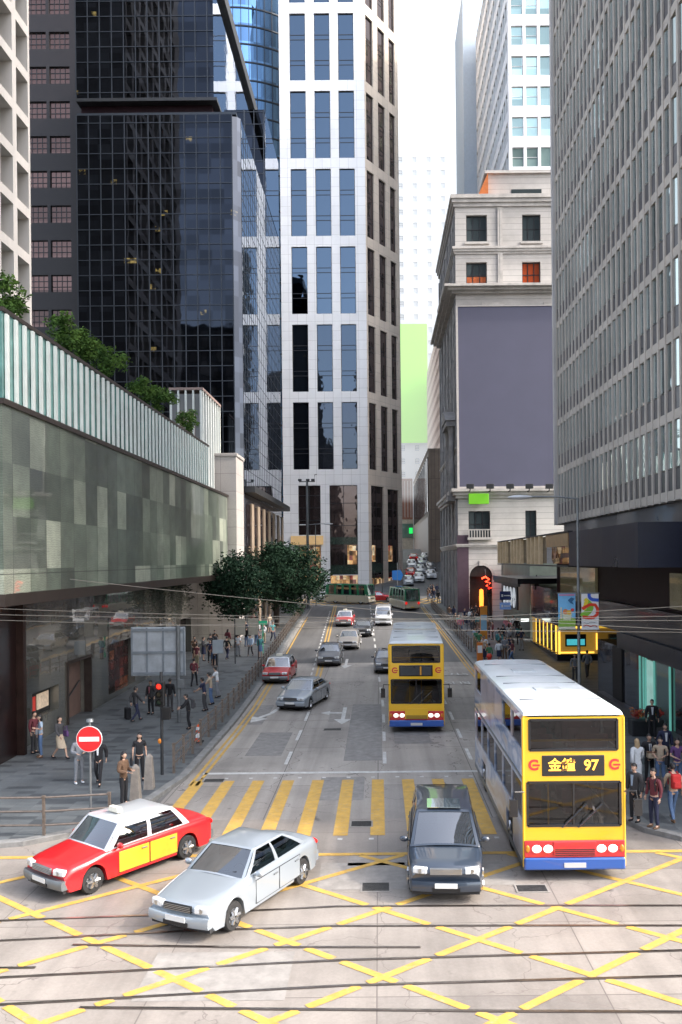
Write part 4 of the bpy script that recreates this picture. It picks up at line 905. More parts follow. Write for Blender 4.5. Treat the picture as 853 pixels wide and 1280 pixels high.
# lower canopy over the corner with blue sign boards and looping white letters
oc=empty('entrance_canopy',(12,68,5.5)); tag(oc,'flat dark canopy over the pavement beside the yellow shop','canopy')
wpart(MB().bx(10.3,16,62.5,76,6.1,6.5),'roof',M_dgranite2,oc); wpart(MB().bx(10.35,10.5,62.6,75.9,5.9,6.1).bx(13.3,13.6,74,74.3,1,6.1),'frame',M_dgrey,oc)
wpart(MB().bx(13.2,22,73.6,89.5,1,7.6),'back_wall',P('grey_green_wall',(.18,.22,.19),.5,var=.2,scale=.8),oc)
sgn=empty('letter_sign',(10.6,66,5)); tag(sgn,'hanging sign of white looping outline letters under the entrance canopy','sign')
wpart(MB().bx(10.55,10.65,64.3,71.5,4.05,5.85),'board',M_black,sgn)
m=MB()
for i in range(4):
    y=70.4-1.65*i; c=[]
    for k in range(17):
        t=2*math.pi*k/16; c.append((10.5,y+.45*math.sin(t),4.95+.72*math.cos(t)+.12*math.sin(2*t)))
    m.tube(c,.06,6); m.tube([(10.5,y-.4,4.95),(10.5,y+.35,5.2)],.05,6)
wpart(m,'letters',P('white_letters',(.75,.78,.8),.5,var=0,emit=.35,ecol=(.9,.95,1)),sgn)
for (x0,x1,y0,y1,lab,mt) in ((625,639,739,750,'upper dark blue sign board at the canopy corner',P('navy_board',(.02,.035,.13),.4,var=.1)),(625,639,753,762,'lower pale blue sign board at the canopy corner',P('pale_blue_board',(.16,.26,.50),.4,var=.15,emit=.12,ecol=(.3,.5,1)))):
    a=at(x0,y1,67); b=at(x1,y0,67); e=empty('sign_board',a); tag(e,lab,'sign','blue sign boards at the canopy corner')
    wpart(MB().bx(a.x,b.x,66.95,67.05,a.z,b.z),'board',mt,e,bevel=.02); wpart(MB().bx(b.x,b.x+.5,66.98,67.02,(a.z+b.z)/2-.03,(a.z+b.z)/2+.03),'bracket',M_dgrey,e)
    wpart(MB().bx(a.x+.12,a.x+.26,66.93,66.948,(a.z+b.z)/2-.1,(a.z+b.z)/2+.1).bx(a.x+.32,b.x-.1,66.93,66.948,(a.z+b.z)/2-.04,(a.z+b.z)/2+.04),'lettering',P('sign_white',(.7,.7,.7),.5,var=0),e)
a=at(615,770,72)
o=MB().bx(-.3,.35,-.04,.04,-.14,.14).build('light_box',P('white_lightbox',(.9,.95,1),.5,var=0,emit=2,ecol=(.9,1,.95)),loc=at(656,775,70),bevel=.01); tag(o,'small white light box glowing above the shop steps','light box')
# ------------------------------------------------------------------ blocks behind the camera that the glass reflects
M_rb=tiles('reflected_block_wall',[(0,(.10,.09,.085)),(.5,(.20,.18,.16)),(.75,(.05,.055,.07)),(1,(.30,.27,.24))],(2.4,3.6),True,(.03,.03,.03),.5,axes=('X','Z'),jw=.35,stain=.3)
for x0,x1,z,lab in ((-120,-36,74,'brown grid office block across the tram road seen only in reflections'),(-33,-17,58,'narrow dark block seen only in reflections of the white tower'),(-9,24,88,'tall grid block across the tram road seen only in reflections')):
    e=empty('reflected_block',((x0+x1)/2,-95,0)); tag(e,lab,'office block')
    wpart(MB().bx(x0,x1,-110,-80,0,z),'wall',M_rb,e); wpart(MB().bx(x0+4,x1-4,-105,-85,z,z+3),'roof',M_dgrey,e)
# ------------------------------------------------------------------ VEHICLES
def interp(keys,t):
    if t<=keys[0][0]: return keys[0][1]
    for (a,va),(b,vb) in zip(keys,keys[1:]):
        if t<=b:
            k=(t-a)/(b-a); return va+(vb-va)*k
    return keys[-1][1]
def smooth_keys(keys,t,h=.012): return sum(interp(keys,t+d*h) for d in (-1,0,1))/3
def wheel(par,x,y,r,wd=.2,name='wheel',rim=M_rim):
    s=1 if x>0 else -1
    m=MB(); m.lathe([(r*.6,-wd/2),(r*.93,-wd/2),(r,-wd/2+.03),(r,wd/2-.03),(r*.93,wd/2),(r*.6,wd/2)],axis='x',n=22)
    t=m.build(name,M_tyre,par,smooth=True,loc=(x,y,r))
    m=MB(); q=s*wd*.36; m.lathe([(r*.64,s*wd*.48),(r*.60,s*wd*.5),(r*.56,q),(.001,q-.01*s)],axis='x',n=22)
    for k in range(6):
        a=2*math.pi*k/6; c=Vector((q+s*.025,math.cos(a)*r*.34,math.sin(a)*r*.34))
        m.tube([(q+s*.03,math.cos(a)*r*.1,math.sin(a)*r*.1),(q+s*.045,math.cos(a)*r*.58,math.sin(a)*r*.58)],[.05,.035],5)
    m.build('rim',rim,t,smooth=True); return t
def make_car(name,label,cat,body,roof=None,L=4.5,W=1.75,H=1.45,top=None,wid=None,bot=.2,axles=(.18,.80),wr=.31,
             gh=(.27,.93,.42,.70,.86,.98),base=.91,rf=.70,panes=(.0,.5,1),lamp=M_lamp,rear=M_tail,plate=True,grille=M_black,bumper=None,lampw=.34,lampz=.66,extras=(),taxi=False,side=None,detail=True):
    roof=roof or body; t=empty(name,(0,0,0)); tag(t,label,cat)
    top=top or [(0,.60),(.02,.70),(.07,.76),(.27,.92),(.34,.95),(.80,.98),(.97,.95),(1,.78)]
    wid=wid or [(0,.86),(.03,.93),(.15,.99),(.3,1),(.75,1),(.93,.97),(1,.88)]
    hw=W/2; N=64; rings=[]
    for i in range(N+1):
        f=i/N; y=-L/2+L*f; w=smooth_keys(wid,f)*hw; zt=smooth_keys(top,f,.008); zb=bot+(.10 if f<.02 or f>.98 else 0)
        for ax in axles:
            d=abs(y-(-L/2+L*ax)); R0=wr+.065
            if d<R0: zb=max(zb,wr+math.sqrt(R0*R0-d*d)*.98)
        zs=max(zt-.09,zb+.03); zm=zb+(zs-zb)*.55
        half=[(w*.90,zb),(w*.985,zb+.02),(w,zm),(w*.995,zm+(zs-zm)*.7),(w*.982,zs),(w*.955,zt-.045),(w*.90,zt-.015),(w*.78,zt+.002),(w*.45,zt+.022)]
        def yc(x): return y+(.13*(1-min(1,f/.22)) - .10*max(0,(f-.82)/.18))*(x/hw)**2
        rings.append([(x,yc(x),z) for x,z in half]+[(0,y,zt+.028)]+[(-x,yc(x),z) for x,z in reversed(half)])
    m=MB(); m.loft(rings); b=m.build('body',body,t,smooth=True)
    # greenhouse: windscreen base, roof front, roof rear, rear base
    f0,z0,f1,f2,f3,z3=gh; Y=lambda f:-L/2+L*f
    bw=hw*base; tw=hw*rf; zr=H-.05
    A=[(-bw,Y(f0),z0-.03),(bw,Y(f0),z0-.03),(bw,Y(f3),z3-.03),(-bw,Y(f3),z3-.03)]
    Bq=[(-tw,Y(f1),zr),(tw,Y(f1),zr),(tw,Y(f2),zr),(-tw,Y(f2),zr)]
    faces={'front':(A[0],A[1],Bq[1],Bq[0]),'right':(A[1],A[2],Bq[2],Bq[1]),'rear':(A[2],A[3],Bq[3],Bq[2]),'left':(A[3],A[0],Bq[0],Bq[3])}
    fr=MB(); gl={}
    def framed(q,us,vs,bulge=0):
        g=[]
        pu=[0]+[x for p in us for x in p]+[1]
        for i in range(0,len(pu),2): fr.patch(q,pu[i],pu[i+1],0,1,bulge=bulge)
        for a,c in us: fr.patch(q,a,c,0,vs[0],bulge=bulge); fr.patch(q,a,c,vs[1],1,bulge=bulge); g.append((a,c))
        return g
    for k,us in (('front',[(.05,.95)]),('rear',[(.08,.92)])):
        m=MB()
        for a,c in framed(faces[k],us,(.05,.93),.085): m.patch(faces[k],a,c,.05,.93,-.012,bulge=.085)
        m.build('windscreen' if k=='front' else 'rear_window',M_cglass,t,smooth=True)
    for k in ('right','left'):
        us=[(a+.028,c-.028) for a,c in zip(panes,panes[1:])]
        if k=='left': us=[(1-c,1-a) for a,c in reversed(us)]
        us=[(.05+.9*a,.05+.9*c) for a,c in us]
        for a,c in framed(faces[k],us,(.06,.9),-.03):
            m=MB(); m.patch(faces[k],a,c,.06,.9,-.012,bulge=-.03); m.build('side_window',M_cglass,t,smooth=True)
    n=6; vs=[]; fs=[]
    for i in range(n+1):
        for j in range(n+1):
            u,v=i/n,j/n; x=tw*(2*u-1); y=Y(f1)+(Y(f2)-Y(f1))*v; vs.append((x,y,zr+.05*(1-(2*u-1)**4*.999)*(1-(2*v-1)**4*.999)))
    fr2=MB(); 
    for i in range(n):
        for j in range(n): fs.append((i*(n+1)+j,(i+1)*(n+1)+j,(i+1)*(n+1)+j+1,i*(n+1)+j+1))
    fr2.add(vs,fs); fr2.build('roof',roof,t,smooth=True)
    fr.build('cabin_frame',roof,t,smooth=True)
    if detail:
        m=MB()
        for sx in (-1,1):
            for f in ((f0+f1)/2+.10,(f0+f1)/2+.30):
                if f<f3-.05: m.box(sx*hw*.42,Y(f),.62,.5,.5,.16).box(sx*hw*.42,Y(f)+.26,.92,.48,.14,.62).box(sx*hw*.42,Y(f)+.29,H-.34,.26,.1,.2)
        m.box(0,Y(f0)+.18,z0-.06,bw*1.7,.4,.1); m.build('seats',M_int,t,bevel=.03)
        m=MB(); m.tube([(hw*.42+.17*math.cos(a*.524),Y(f0)+.42+.05*math.sin(a*.524),z0-.02+.17*math.sin(a*.524)) for a in range(13)],.016,5); m.build('steering_wheel',M_int,t)
    m=MB(); m.bx(-hw*.86,hw*.86,-L/2+.1,L/2-.1,bot+.0,bot+.16); m.bx(-hw*.62,hw*.62,-L/2+.2,L/2-.2,bot-.05,bot+.3); m.build('chassis',M_int,t)
    for ax in axles:
        for sx in (-1,1): wheel(t,sx*(hw-.13),Y(ax),wr)
    fy=-L/2; wf=smooth_keys(wid,.01)*hw
    for sx in (-1,1):
        m=MB(); x=sx*(wf-lampw/2-.04)
        m.box(x,fy+.045+.13*(x/hw)**2,lampz,lampw,.14,.15,sx*.24); m.build('headlight',lamp,t,bevel=.035,segs=3); m=MB(); m.lathe([(.001,fy-.028),(.055,fy-.028),(.05,fy-.0)],(x,.13*(x/hw)**2-.005,lampz),'y',12); m.build('lamp_reflector',M_rim,kids(t)[-1] if 0 else t,smooth=True)
        m=MB(); m.ball((sx*(wf-.17),L/2-.02,.78 if H<1.7 else .95),(.16,.045,.08 if H<1.7 else .18),10,6); m.build('tail_light',rear,t,smooth=True)
        zz=z0+.06; m=MB(); m.ball((sx*(hw+.09),Y(f0)+.32,zz),(.11,.06,.075),10,6); m.tube([(sx*(hw-.06),Y(f0)+.34,zz-.04),(sx*(hw+.05),Y(f0)+.32,zz-.03)],.025,5); m.build('wing_mirror',body,t,smooth=True)
        # doors: thin skins a few millimetres proud so their seams read
        dd=[(f0+.075,(f0+f3)/2-.012),((f0+f3)/2-.004,f3-.10)]
        for k,(a,c) in enumerate(dd):
            zA=bot+.1; m=MB(); zt2=min(z0,z3)-.12; m.bx(sx*(hw-.02) if sx>0 else -hw-.007,hw+.007 if sx>0 else -(hw-.02),Y(a),Y(c),zA,zt2)
            d=m.build('door',side or body,t,bevel=.006); m=MB(); m.bx(sx*(hw-.02) if sx>0 else -hw-.003,hw+.003 if sx>0 else -(hw-.02),Y(a)-.012,Y(c)+.012,zA-.012,zt2+.012); m.build('door_gap',M_black,d)
            m=MB(); m.bx(min(sx*(hw+.006),sx*(hw+.035)),max(sx*(hw+.006),sx*(hw+.035)),Y(c)-.24,Y(c)-.07,zt2-.10,zt2-.07); m.build('handle',bumper or M_grey,d,bevel=.008)
    m=MB(); m.bx(-wf*.46,wf*.46,fy-.014,fy+.05,lampz-.075,lampz+.07); g=m.build('grille',grille,t,bevel=.01)
    m=MB()
    for i in range(4): m.bx(-wf*.44,wf*.44,fy-.022,fy-.013,lampz-.06+i*.035,lampz-.05+i*.035)
    m.build('grille_bars',M_rim,g)
    bm_=bumper or body; m=MB(); m.loft([[(x,fy+.10*(x/hw)**2+a,z) for a,z in ((.12,.30),(-.05,.30),(-.075,.36),(-.075,.46),(-.05,.52),(.12,.52))] for x in [wf*.99*q/6 for q in range(-6,7)]]); m.build('bumper',bm_,t,smooth=True)
    m=MB(); m.bx(-wf*.40,wf*.40,fy-.083,fy-.06,.32,.40); m.build('air_intake',M_black,t)
    m=MB(); m.loft([[(x,L/2-.08*(x/hw)**2+a,z) for a,z in ((-.12,.32),(.05,.32),(.075,.38),(.075,.50),(.05,.56),(-.12,.56))] for x in [wf*.98*q/6 for q in range(-6,7)]]); m.build('bumper',bm_,t,smooth=True)
    if plate:
        m=MB(); m.bx(-.26,.26,fy-.085,fy-.071,.40,.51); m.build('number_plate',M_plate,t)
        m=MB(); m.bx(-.26,.26,L/2+.071,L/2+.085,.40,.51); m.build('number_plate',P('rear_plate',(.7,.5,.05),.5,var=0),t)
    if detail:
        m=MB()
        for sx in (-1,1): m.tube([(sx*.1-.05,Y(f0)+.02,z0+.015),(sx*.1+.42,Y(f0)+.13,z0+.10)],.012,4)
        m.build('wiper',M_black,t)
    if taxi:
        m=MB(); m.box(0,Y(f1)+.35,H+.09,.42,.16,.14,taper=.85); m.build('roof_light',P('taxi_light',(.75,.72,.6),.4,var=0),t,bevel=.02)
    return t
def place(o,x,y,rz,label=None,group=None,cat=None,z=None):
    o.location=(x,y,(gz(y) if z is None else z)+.006); o.rotation_euler=(0,0,R(rz))
    if y>45:
        sl_=(gz(y+1)-gz(y-1))/2; o.rotation_euler.x=math.atan(sl_)*math.cos(R(rz))
    tag(o,label,cat,group); return o
def paint(n,c,metal=.35,rough=.28): return P(n,c,rough,metal,var=0,coat=1)
red=P('taxi_red',(.50,.012,.016),.3,0,var=0,coat=.45); silverroof=paint('taxi_silver',(.62,.64,.66),.3); silver=paint('silver_paint',(.33,.37,.41),.35); white=paint('white_paint',(.70,.72,.74),0); dkp=paint('dark_navy_paint',(.025,.036,.055),.0); grey=paint('dark_grey_paint',(.10,.105,.115),.4); gold=paint('champagne_paint',(.45,.41,.36),.45); blk=paint('black_paint',(.02,.022,.026),.2)
adm=P('yellow_door_panel',(.72,.40,.03),.35,var=.15,scale=2,coat=.6)
taxi_top=[(0,.62),(.02,.74),(.05,.79),(.26,.93),(.34,.95),(.78,.98),(.97,.96),(1,.82)]
taxi_w=[(0,.92),(.02,.96),(.12,1),(.9,1),(.98,.97),(1,.93)]
taxi=make_car('taxi','red taxi with pale silver roof and yellow door panels turning into the junction','taxi',red,silverroof,4.7,1.74,1.52,taxi_top,taxi_w,gh=(.26,.93,.37,.72,.82,.98),base=.94,rf=.78,bumper=M_grey,taxi=True,grille=M_grey,lampz=.68)
t1=taxi
t2=copy_tree(taxi); t3=copy_tree(taxi)
place(t1,-6.75,22.0,-37,group='red taxis with silver roofs')
for d in kids(t1):
    if d.name.startswith('door'): d.material_slots[0].material=adm
g=G(345,856); place(t2,g.x,g.y+2.4,-2,'red taxi with pale roof waiting in the left lane by the kerb railing',group='red taxis with silver roofs')
g=G(431,784); place(t3,g.x,g.y+2.4,-3,'red taxi farthest up the middle lane, behind the champagne saloon',group='red taxis with silver roofs')
sedan=make_car('saloon_car','silver white saloon turning left across the tram rails','car',silver,None,4.6,1.80,1.44,gh=(.28,.92,.43,.68,.86,.99),base=.90,rf=.68)
place(sedan,-3.35,19.9,-26)
s2=copy_tree(sedan); g=G(376,890); place(s2,g.x,g.y+2.3,-14,'silver saloon changing lanes beside the red taxi','saloon cars on the street')
tag(sedan,group='saloon cars on the street')
def respray(src,mats,**k):
    c=copy_tree(src,None,mats); return c
s3=respray(sedan,{'silver_paint':grey}); g=G(411,834); place(s3,g.x,g.y+2.3,0,'dark grey saloon in the middle lane behind the silver saloon','saloon cars on the street')
s4=respray(sedan,{'silver_paint':gold}); g=G(436,813); place(s4,g.x,g.y+2.3,-2,'champagne saloon in the middle lane between dark cars','saloon cars on the street')
s5=respray(sedan,{'silver_paint':blk}); g=G(454,797); place(s5,g.x,g.y+2.3,-2,'small black car half hidden behind the champagne saloon','saloon cars on the street')
s6=respray(sedan,{'silver_paint':grey}); g=G(487,843); place(s6,g.x-.15,g.y+2.3,0,'grey car whose edge shows behind the farther yellow bus','saloon cars on the street')
s7=respray(sedan,{'silver_paint':white}); place(s7,-7.2,119.5,82,'white car crossing the far junction left of the green minibus','saloon cars on the street')
s8=respray(sedan,{'silver_paint':red}); place(s8,-.2,118.5,88,'plain red car crossing the far junction between the two minibuses','saloon cars on the street')
mpv=make_car('people_carrier','dark navy people carrier driving over the yellow zebra stripes','people carrier',dkp,None,4.6,1.82,1.72,
  top=[(0,.66),(.015,.80),(.06,.90),(.22,1.04),(.3,1.06),(.9,1.08),(.98,1.05),(1,.9)],gh=(.20,1.05,.39,.90,.985,1.07),base=.93,rf=.76,panes=(0,.36,.68,1),lampz=.76,wr=.34,axles=(.19,.79),grille=M_rim)
place(mpv,1.60,21.75,-3)
m=MB(); m.bx(-.42,.42,-.55,.25,1.722,1.735); m.build('sunroof',mirror_glass('sunroof_glass',(.4,.5,.55),metal=.8),mpv)
van=make_car('van','white delivery van following up the middle lane near the junction','van',white,None,4.7,1.72,1.98,
  top=[(0,.72),(.01,.95),(.04,1.08),(.1,1.12),(.98,1.14),(1,1.0)],wid=[(0,.93),(.02,.97),(.06,1),(.97,1),(1,.96)],gh=(.05,1.12,.18,.965,.995,1.13),base=.95,rf=.84,panes=(0,.3,.62,1),lampz=.72,axles=(.17,.80),rear=M_tail)
g=G(480,783); place(van,g.x,g.y+2.4,-2)
cream=paint('minibus_cream',(.62,.55,.40),0); grn=paint('minibus_green',(.02,.22,.10),0)
mb1=make_car('minibus','cream minibus with green roof crossing the far junction to the right','minibus',cream,grn,7.0,2.05,2.75,
  top=[(0,.85),(.01,1.05),(.03,1.2),(.1,1.22),(.99,1.25),(1,1.1)],wid=[(0,.93),(.015,.97),(.05,1),(.97,1),(1,.96)],gh=(.02,1.22,.06,.97,.995,1.25),base=.97,rf=.9,panes=(0,.2,.4,.6,.8,1),lampz=.8,axles=(.19,.76),wr=.36)
place(mb1,-4.0,115.5,62,group='green roofed minibuses')
mb2=copy_tree(mb1); place(mb2,3.1,106.5,196,'minibus with green roof seen from behind, tail lamps lit','green roofed minibuses')
# cars queueing on the hill street
hill=[(4.9,143,silver,'silver car low on the hill road, left of the queue'),(6.9,146,white,'white car nearest the bottom of the hill queue'),(9.2,149,white,'white car at the right of the hill queue'),(5.6,151,red,'red car on the hill road beside the tower corner'),(7.6,154,silver,'silver car in the middle of the hill queue'),(9.7,157,grey,'grey car in the right column of the hill queue'),(6.2,160,white,'white car high in the left column of the hill queue'),(8.4,163,silver,'silver car high in the right column of the hill queue'),(7.0,170,red,'red car farthest up the hill road'),(9.6,172,white,'white car at the top right of the hill queue')]
for x,y,mt,lab in hill:
    c=respray(sedan,{'silver_paint':mt}); place(c,x,y,178 if 'red' in lab else 0,lab,'cars queueing up the hill road'); tag(c,cat='car')
# ------------------------------------------------------------------ BUSES
def font_mesh(body,size,mat,name,parent,loc,rot=(R(90),0,0),ext=.004,align='CENTER',sx=1,bold=0):
    cu=bpy.data.curves.new(name+'_curve','FONT'); cu.body=body; cu.size=size; cu.align_x=align; cu.align_y='CENTER'; cu.extrude=ext; cu.offset=bold
    to=bpy.data.objects.new(name+'_tmp',cu); COL.objects.link(to); bpy.context.view_layer.update()
    me=bpy.data.meshes.new_from_object(to.evaluated_get(bpy.context.evaluated_depsgraph_get())); bpy.data.objects.remove(to)
    me.name=name; me.materials.clear(); me.materials.append(mat); o=bpy.data.objects.new(name,me); COL.objects.link(o)
    if parent: o.parent=parent
    o.location=loc; o.rotation_euler=rot; o.scale.x=sx; return o
b_yel=paint('bus_yellow',(.80,.46,.015),0,.3); b_red=paint('bus_red',(.55,.02,.025),0,.3); b_blue=paint('bus_blue',(.02,.09,.36),0,.3); b_roof=P('bus_roof_white',(.66,.70,.73),.4,var=.12,scale=.9,coat=.3); b_blk=P('bus_black_trim',(.012,.012,.014),.25,var=0,coat=.6)
def admat(name,stops,scale):
    m=bpy.data.materials.new(name); m.use_nodes=True; nt=m.node_tree; b=nt.nodes['Principled BSDF']; L=nt.links.new
    tc=nd(nt,'ShaderNodeTexCoord'); n=nd(nt,'ShaderNodeTexNoise',i_Scale=scale,i_Detail=2.5,i_Roughness=.5,i_Distortion=1.2); mp=nd(nt,'ShaderNodeMapping'); mp.inputs['Scale'].default_value=(1,.45,1.1); L(tc.outputs['Object'],mp.inputs[0]); L(mp.outputs[0],n.inputs['Vector'])
    L(ramp(nt,n.outputs[0],stops),b.inputs['Base Color']); b.inputs['Roughness'].default_value=.3; b.inputs['Coat Weight'].default_value=.6; return m
ad1=admat('bus_side_advert_blue',[(.3,(.40,.30,.27)),(.42,(.50,.48,.52)),(.5,(.55,.58,.66)),(.58,(.16,.24,.40)),(.66,(.42,.44,.50)),(.78,(.50,.36,.22))],.9)
ad2=admat('bus_side_advert_grey',[(.3,(.24,.24,.23)),(.5,(.40,.41,.41)),(.6,(.33,.36,.30)),(.72,(.50,.51,.51))],.6)
busglass=clear_glass('bus_glass',(.34,.31,.28),.03)
def make_bus(label,L,dest,ad,sidewin):
    t=empty('double_decker_bus',(0,0,0)); tag(t,label,'bus','yellow double decker buses')
    hw=1.25; fy=-L/2; ry=L/2
    # front skin: framed openings for the two windscreens and destination box
    Fr=Face(-hw,fy,1,0)
    x=lambda a:a+hw
    up=(.16,2.34,3.24,3.99); lo=(.10,2.40,1.36,2.44); ds=(.50,1.98,2.62,3.08)
    m=MB(); Fr.wall(m,0,2.5,2.5,4.10,[up,ds],.08); wall=m.build('front_panel',b_yel,t)
    m=MB(); Fr.wall(m,0,2.5,.86,2.5,[lo],.08); m.build('front_panel',b_yel,t)
    for a,b,c,d,nm in ((up[0],up[1],up[2],up[3],'upper_windscreen'),(lo[0],lo[1],lo[2],lo[3],'windscreen')):
        g=MB(); g.quad(Fr.p(a,c,-.05),Fr.p(b,c,-.05),Fr.p(b,d,-.05),Fr.p(a,d,-.05)); w_=g.build(nm,busglass,t,fix=False)
        m=MB()
        for q in ((a-.03,a+.03,c,d),(b-.03,b+.03,c,d),(a,b,c-.03,c+.03),(a,b,d-.03,d+.03)): Fr.bar(m,q[0],q[1],q[2],q[3],-.06,.012)
        if nm=='windscreen': Fr.bar(m,1.22,1.27,c+.03,d-.03,-.055,.0)
        m.build('window_gasket',b_blk,w_)
    m=MB(); Fr.bar(m,ds[0]-.04,ds[1]+.04,ds[2]-.03,ds[3]+.03,-.08,.014); dsp=m.build('destination_box',b_blk,t,bevel=.02)
    if dest:
        am=P('amber_led',(1,.5,.06),.5,var=0,emit=1.6,ecol=(1,.42,.05))
        font_mesh(dest[0],.34,am,'destination_text',dsp,(-.30,fy-.018,2.85),bold=.006); font_mesh(dest[1],.36,am,'route_number',dsp,(.43,fy-.018,2.85),bold=.008)
    else:
        m=MB(); Fr.bar(m,1.42,1.50,2.65,3.05,.0145,.02); m.build('orange_bar',P('orange_bar',(.55,.25,.03),.5,var=0),dsp)
        m=MB(); Fr.bar(m,.53,1.40,2.65,3.05,.0145,.018); Fr.bar(m,1.52,1.95,2.65,3.05,.0145,.018); m.build('blank_display',P('blank_display',(.045,.05,.055),.3,var=.2),dsp)
    for sx in (-1,1):
        font_mesh('C',.36,b_red,'emblem',t,(sx*1.0,fy-.006,2.86),bold=.012); m=MB(); Fr.bar(m,1.25+sx*1.0-.02,1.25+sx*1.0+.16,2.84,2.89,.001,.005); m.build('emblem_stroke',b_red,t)
    # red lamp band, blue skirt, bonnet panel
    m=MB(); Fr.bar(m,.0,2.5,.58,1.0,-.2,.035); m.build('red_band',b_red,t,bevel=.02)
    m=MB(); Fr.bar(m,-.01,2.51,.27,.578,-.3,.06); m.build('blue_skirt',b_blue,t,bevel=.05,segs=3)
    m=MB(); Fr.bar(m,.72,1.78,.64,1.12 if not dest else .98,.036,.06); gr=m.build('radiator_panel',b_yel if not dest else b_red,t,bevel=.02)
    m=MB()
    for i in range(4): Fr.bar(m,.76,1.74,.64+i*.045,.66+i*.045,.06,.066)
    m.build('radiator_slats',b_blk,gr)
    for sx in (-1,1):
        e=MB(); 
        for q in (.80,.56): e.ball((sx*q*1.18,fy-.04,.80),(.12,.035,.10),12,7)
        e.build('headlight',M_lampon,t,smooth=True)
        e=MB(); e.ball((sx*1.17,fy-.03,.80),(.06,.03,.1),8,6); e.build('indicator',P('amber_lens',(.6,.2,.02),.3,var=0),t,smooth=True)
        e=MB(); e.tube([(sx*1.22,fy+.02,2.2),(sx*1.50,fy-.16,2.25),(sx*1.52,fy-.18,2.05)],.02,6); e.box(sx*1.53,fy-.18,1.86,.2,.09,.42); e.build('wing_mirror',b_blk,t,bevel=.02)
        e=MB(); e.tube([(sx*.2-.1,fy-.02,1.32),(sx*.2+.5,fy-.03,1.9)],.016,5); e.build('wiper',b_blk,t)
    m=MB(); Fr.bar(m,.98,1.52,.34,.46,.06,.075); m.build('number_plate',P('bus_plate',(.5,.5,.5),.5,var=0),t)
    # sides
    for s,nm in ((-1,'left'),(1,'right')):
        S_=Face(-hw,ry,0,-1) if s<0 else Face(hw,fy,0,1)
        # Face normal: left side looks to -X, right side to +X
        K=int((L-.5)/1.45); bw=(L-.5)/K; ops=[];lows=[]
        for i in range(K):
            a=.25+i*bw; ops.append((a+.04,a+bw-.04,3.2,3.95))
            lows.append((a+.04,a+bw-.04,1.4,2.36))
        m=MB(); S_.wall(m,0,L,2.5,4.10,ops,.06); m.build('side_panel',ad,t)
        ww=[]
        for ax in (.21,.70,.80) if L>11 else (.22,.76):
            c=L*ax if s>0 else L*(1-ax); ww.append((c-.56,c+.56,.26,1.02))
        m=MB(); S_.wall(m,0,L,.26,2.5,lows+ww,.06); m.build('side_panel',ad,t)
        g=MB()
        for a,b,c,d in ops+lows: g.quad(S_.p(a,c,-.04),S_.p(b,c,-.04),S_.p(b,d,-.04),S_.p(a,d,-.04))
        g.build('side_windows',busglass,t,fix=False)
        if sidewin:
            m=MB(); 
            for i in range(1,K-2) if s<0 else (): m.quad(*[S_.p(u,z,.006) for u,z in ((.25+i*bw+.1,3.16),(.25+i*bw+bw+.05,3.16),(.25+i*bw+bw+.05,3.99),(.25+i*bw+.1,3.99))])
            if m.v: m.build('window_advert',P('window_advert_film',(.46,.42,.47),.3,var=.2,scale=.8,coat=.5),t,fix=False)
        m=MB(); S_.bar(m,0,L,2.47,2.54,-.01,.012); S_.bar(m,0,L,.26,.40,-.01,.01); m.build('side_rail',M_grey,t)
        for (a,b,c,d) in ww:
            y=(S_.p((a+b)/2,0).y); wheel(t,s*(hw-.17),y,.49,.28)
    # roof, floors, seats, rear
    rg=[]
    for i,(f,dz) in enumerate(((0,-.12),(.06,-.03),(.25,0),(L-.25,0),(L-.06,-.03),(L,-.12))):
        y=fy+f; z=4.24+dz; q=.03 if f in (0,L) else 0; rg.append([(-hw+q,y,4.08),(-hw+.02+q,y,z-.06),(-hw+.16,y,z-.01),(-.5,y,z+.02),(.5,y,z+.02),(hw-.16,y,z-.01),(hw-.02-q,y,z-.06),(hw-q,y,4.08)])
    m=MB(); m.loft(rg); rf_=m.build('roof',b_roof,t,smooth=True)
    for q in (.3,.68):
        m=MB(); m.box(0,fy+L*q,4.27,.75,.6,.035); m.build('roof_hatch',P('roof_hatch',(.42,.45,.47),.5,var=.15),rf_,bevel=.01)
    for q in (.14,.42,.56,.84):
        m=MB(); m.bx(-hw+.17,hw-.17,fy+L*q-.012,fy+L*q+.012,4.236,4.264); m.build('roof_seam',M_grey,rf_)
    for s in (-1,1):
        m=MB(); m.tube([(s*(hw-.0),fy+.02,.35),(s*hw,fy+.02,4.05)],.035,8); m.build('corner_post',b_yel,t,smooth=True)
    m=MB(); m.bx(-hw+.05,hw-.05,fy+.12,ry-.02,2.46,2.56); m.bx(-hw+.05,hw-.05,fy+.12,ry-.02,.36,.5); m.build('deck',M_int,t)
    m=MB(); m.bx(-hw+.02,hw-.02,ry-.06,ry-.0,.3,4.08); m.build('rear_panel',b_yel,t)
    M_seat=P('bus_seat',(.16,.05,.05),.8,var=.3,scale=3); m=MB()
    y=fy+.9
    while y<ry-.8:
        for sx in (-.72,.72):
            m.box(sx,y,2.86,.86,.42,.1).box(sx,y+.22,3.1,.86,.1,.6)
            if y>fy+2.4: m.box(sx,y,.92,.86,.42,.1).box(sx,y+.22,1.2,.86,.1,.6)
        y+=.85
    m.build('seats',M_seat,t,bevel=.03)
    m=MB(); m.tube([(.25,fy+1.2,.5),(.25,fy+1.2,2.45)],.025,6); m.tube([(-.3,fy+1.7,.5),(-.3,fy+1.7,2.45)],.025,6); m.tube([(-1.1,fy+.15,3.45),(1.1,fy+.15,3.45)],.03,6); m.build('grab_pole',b_yel,t)
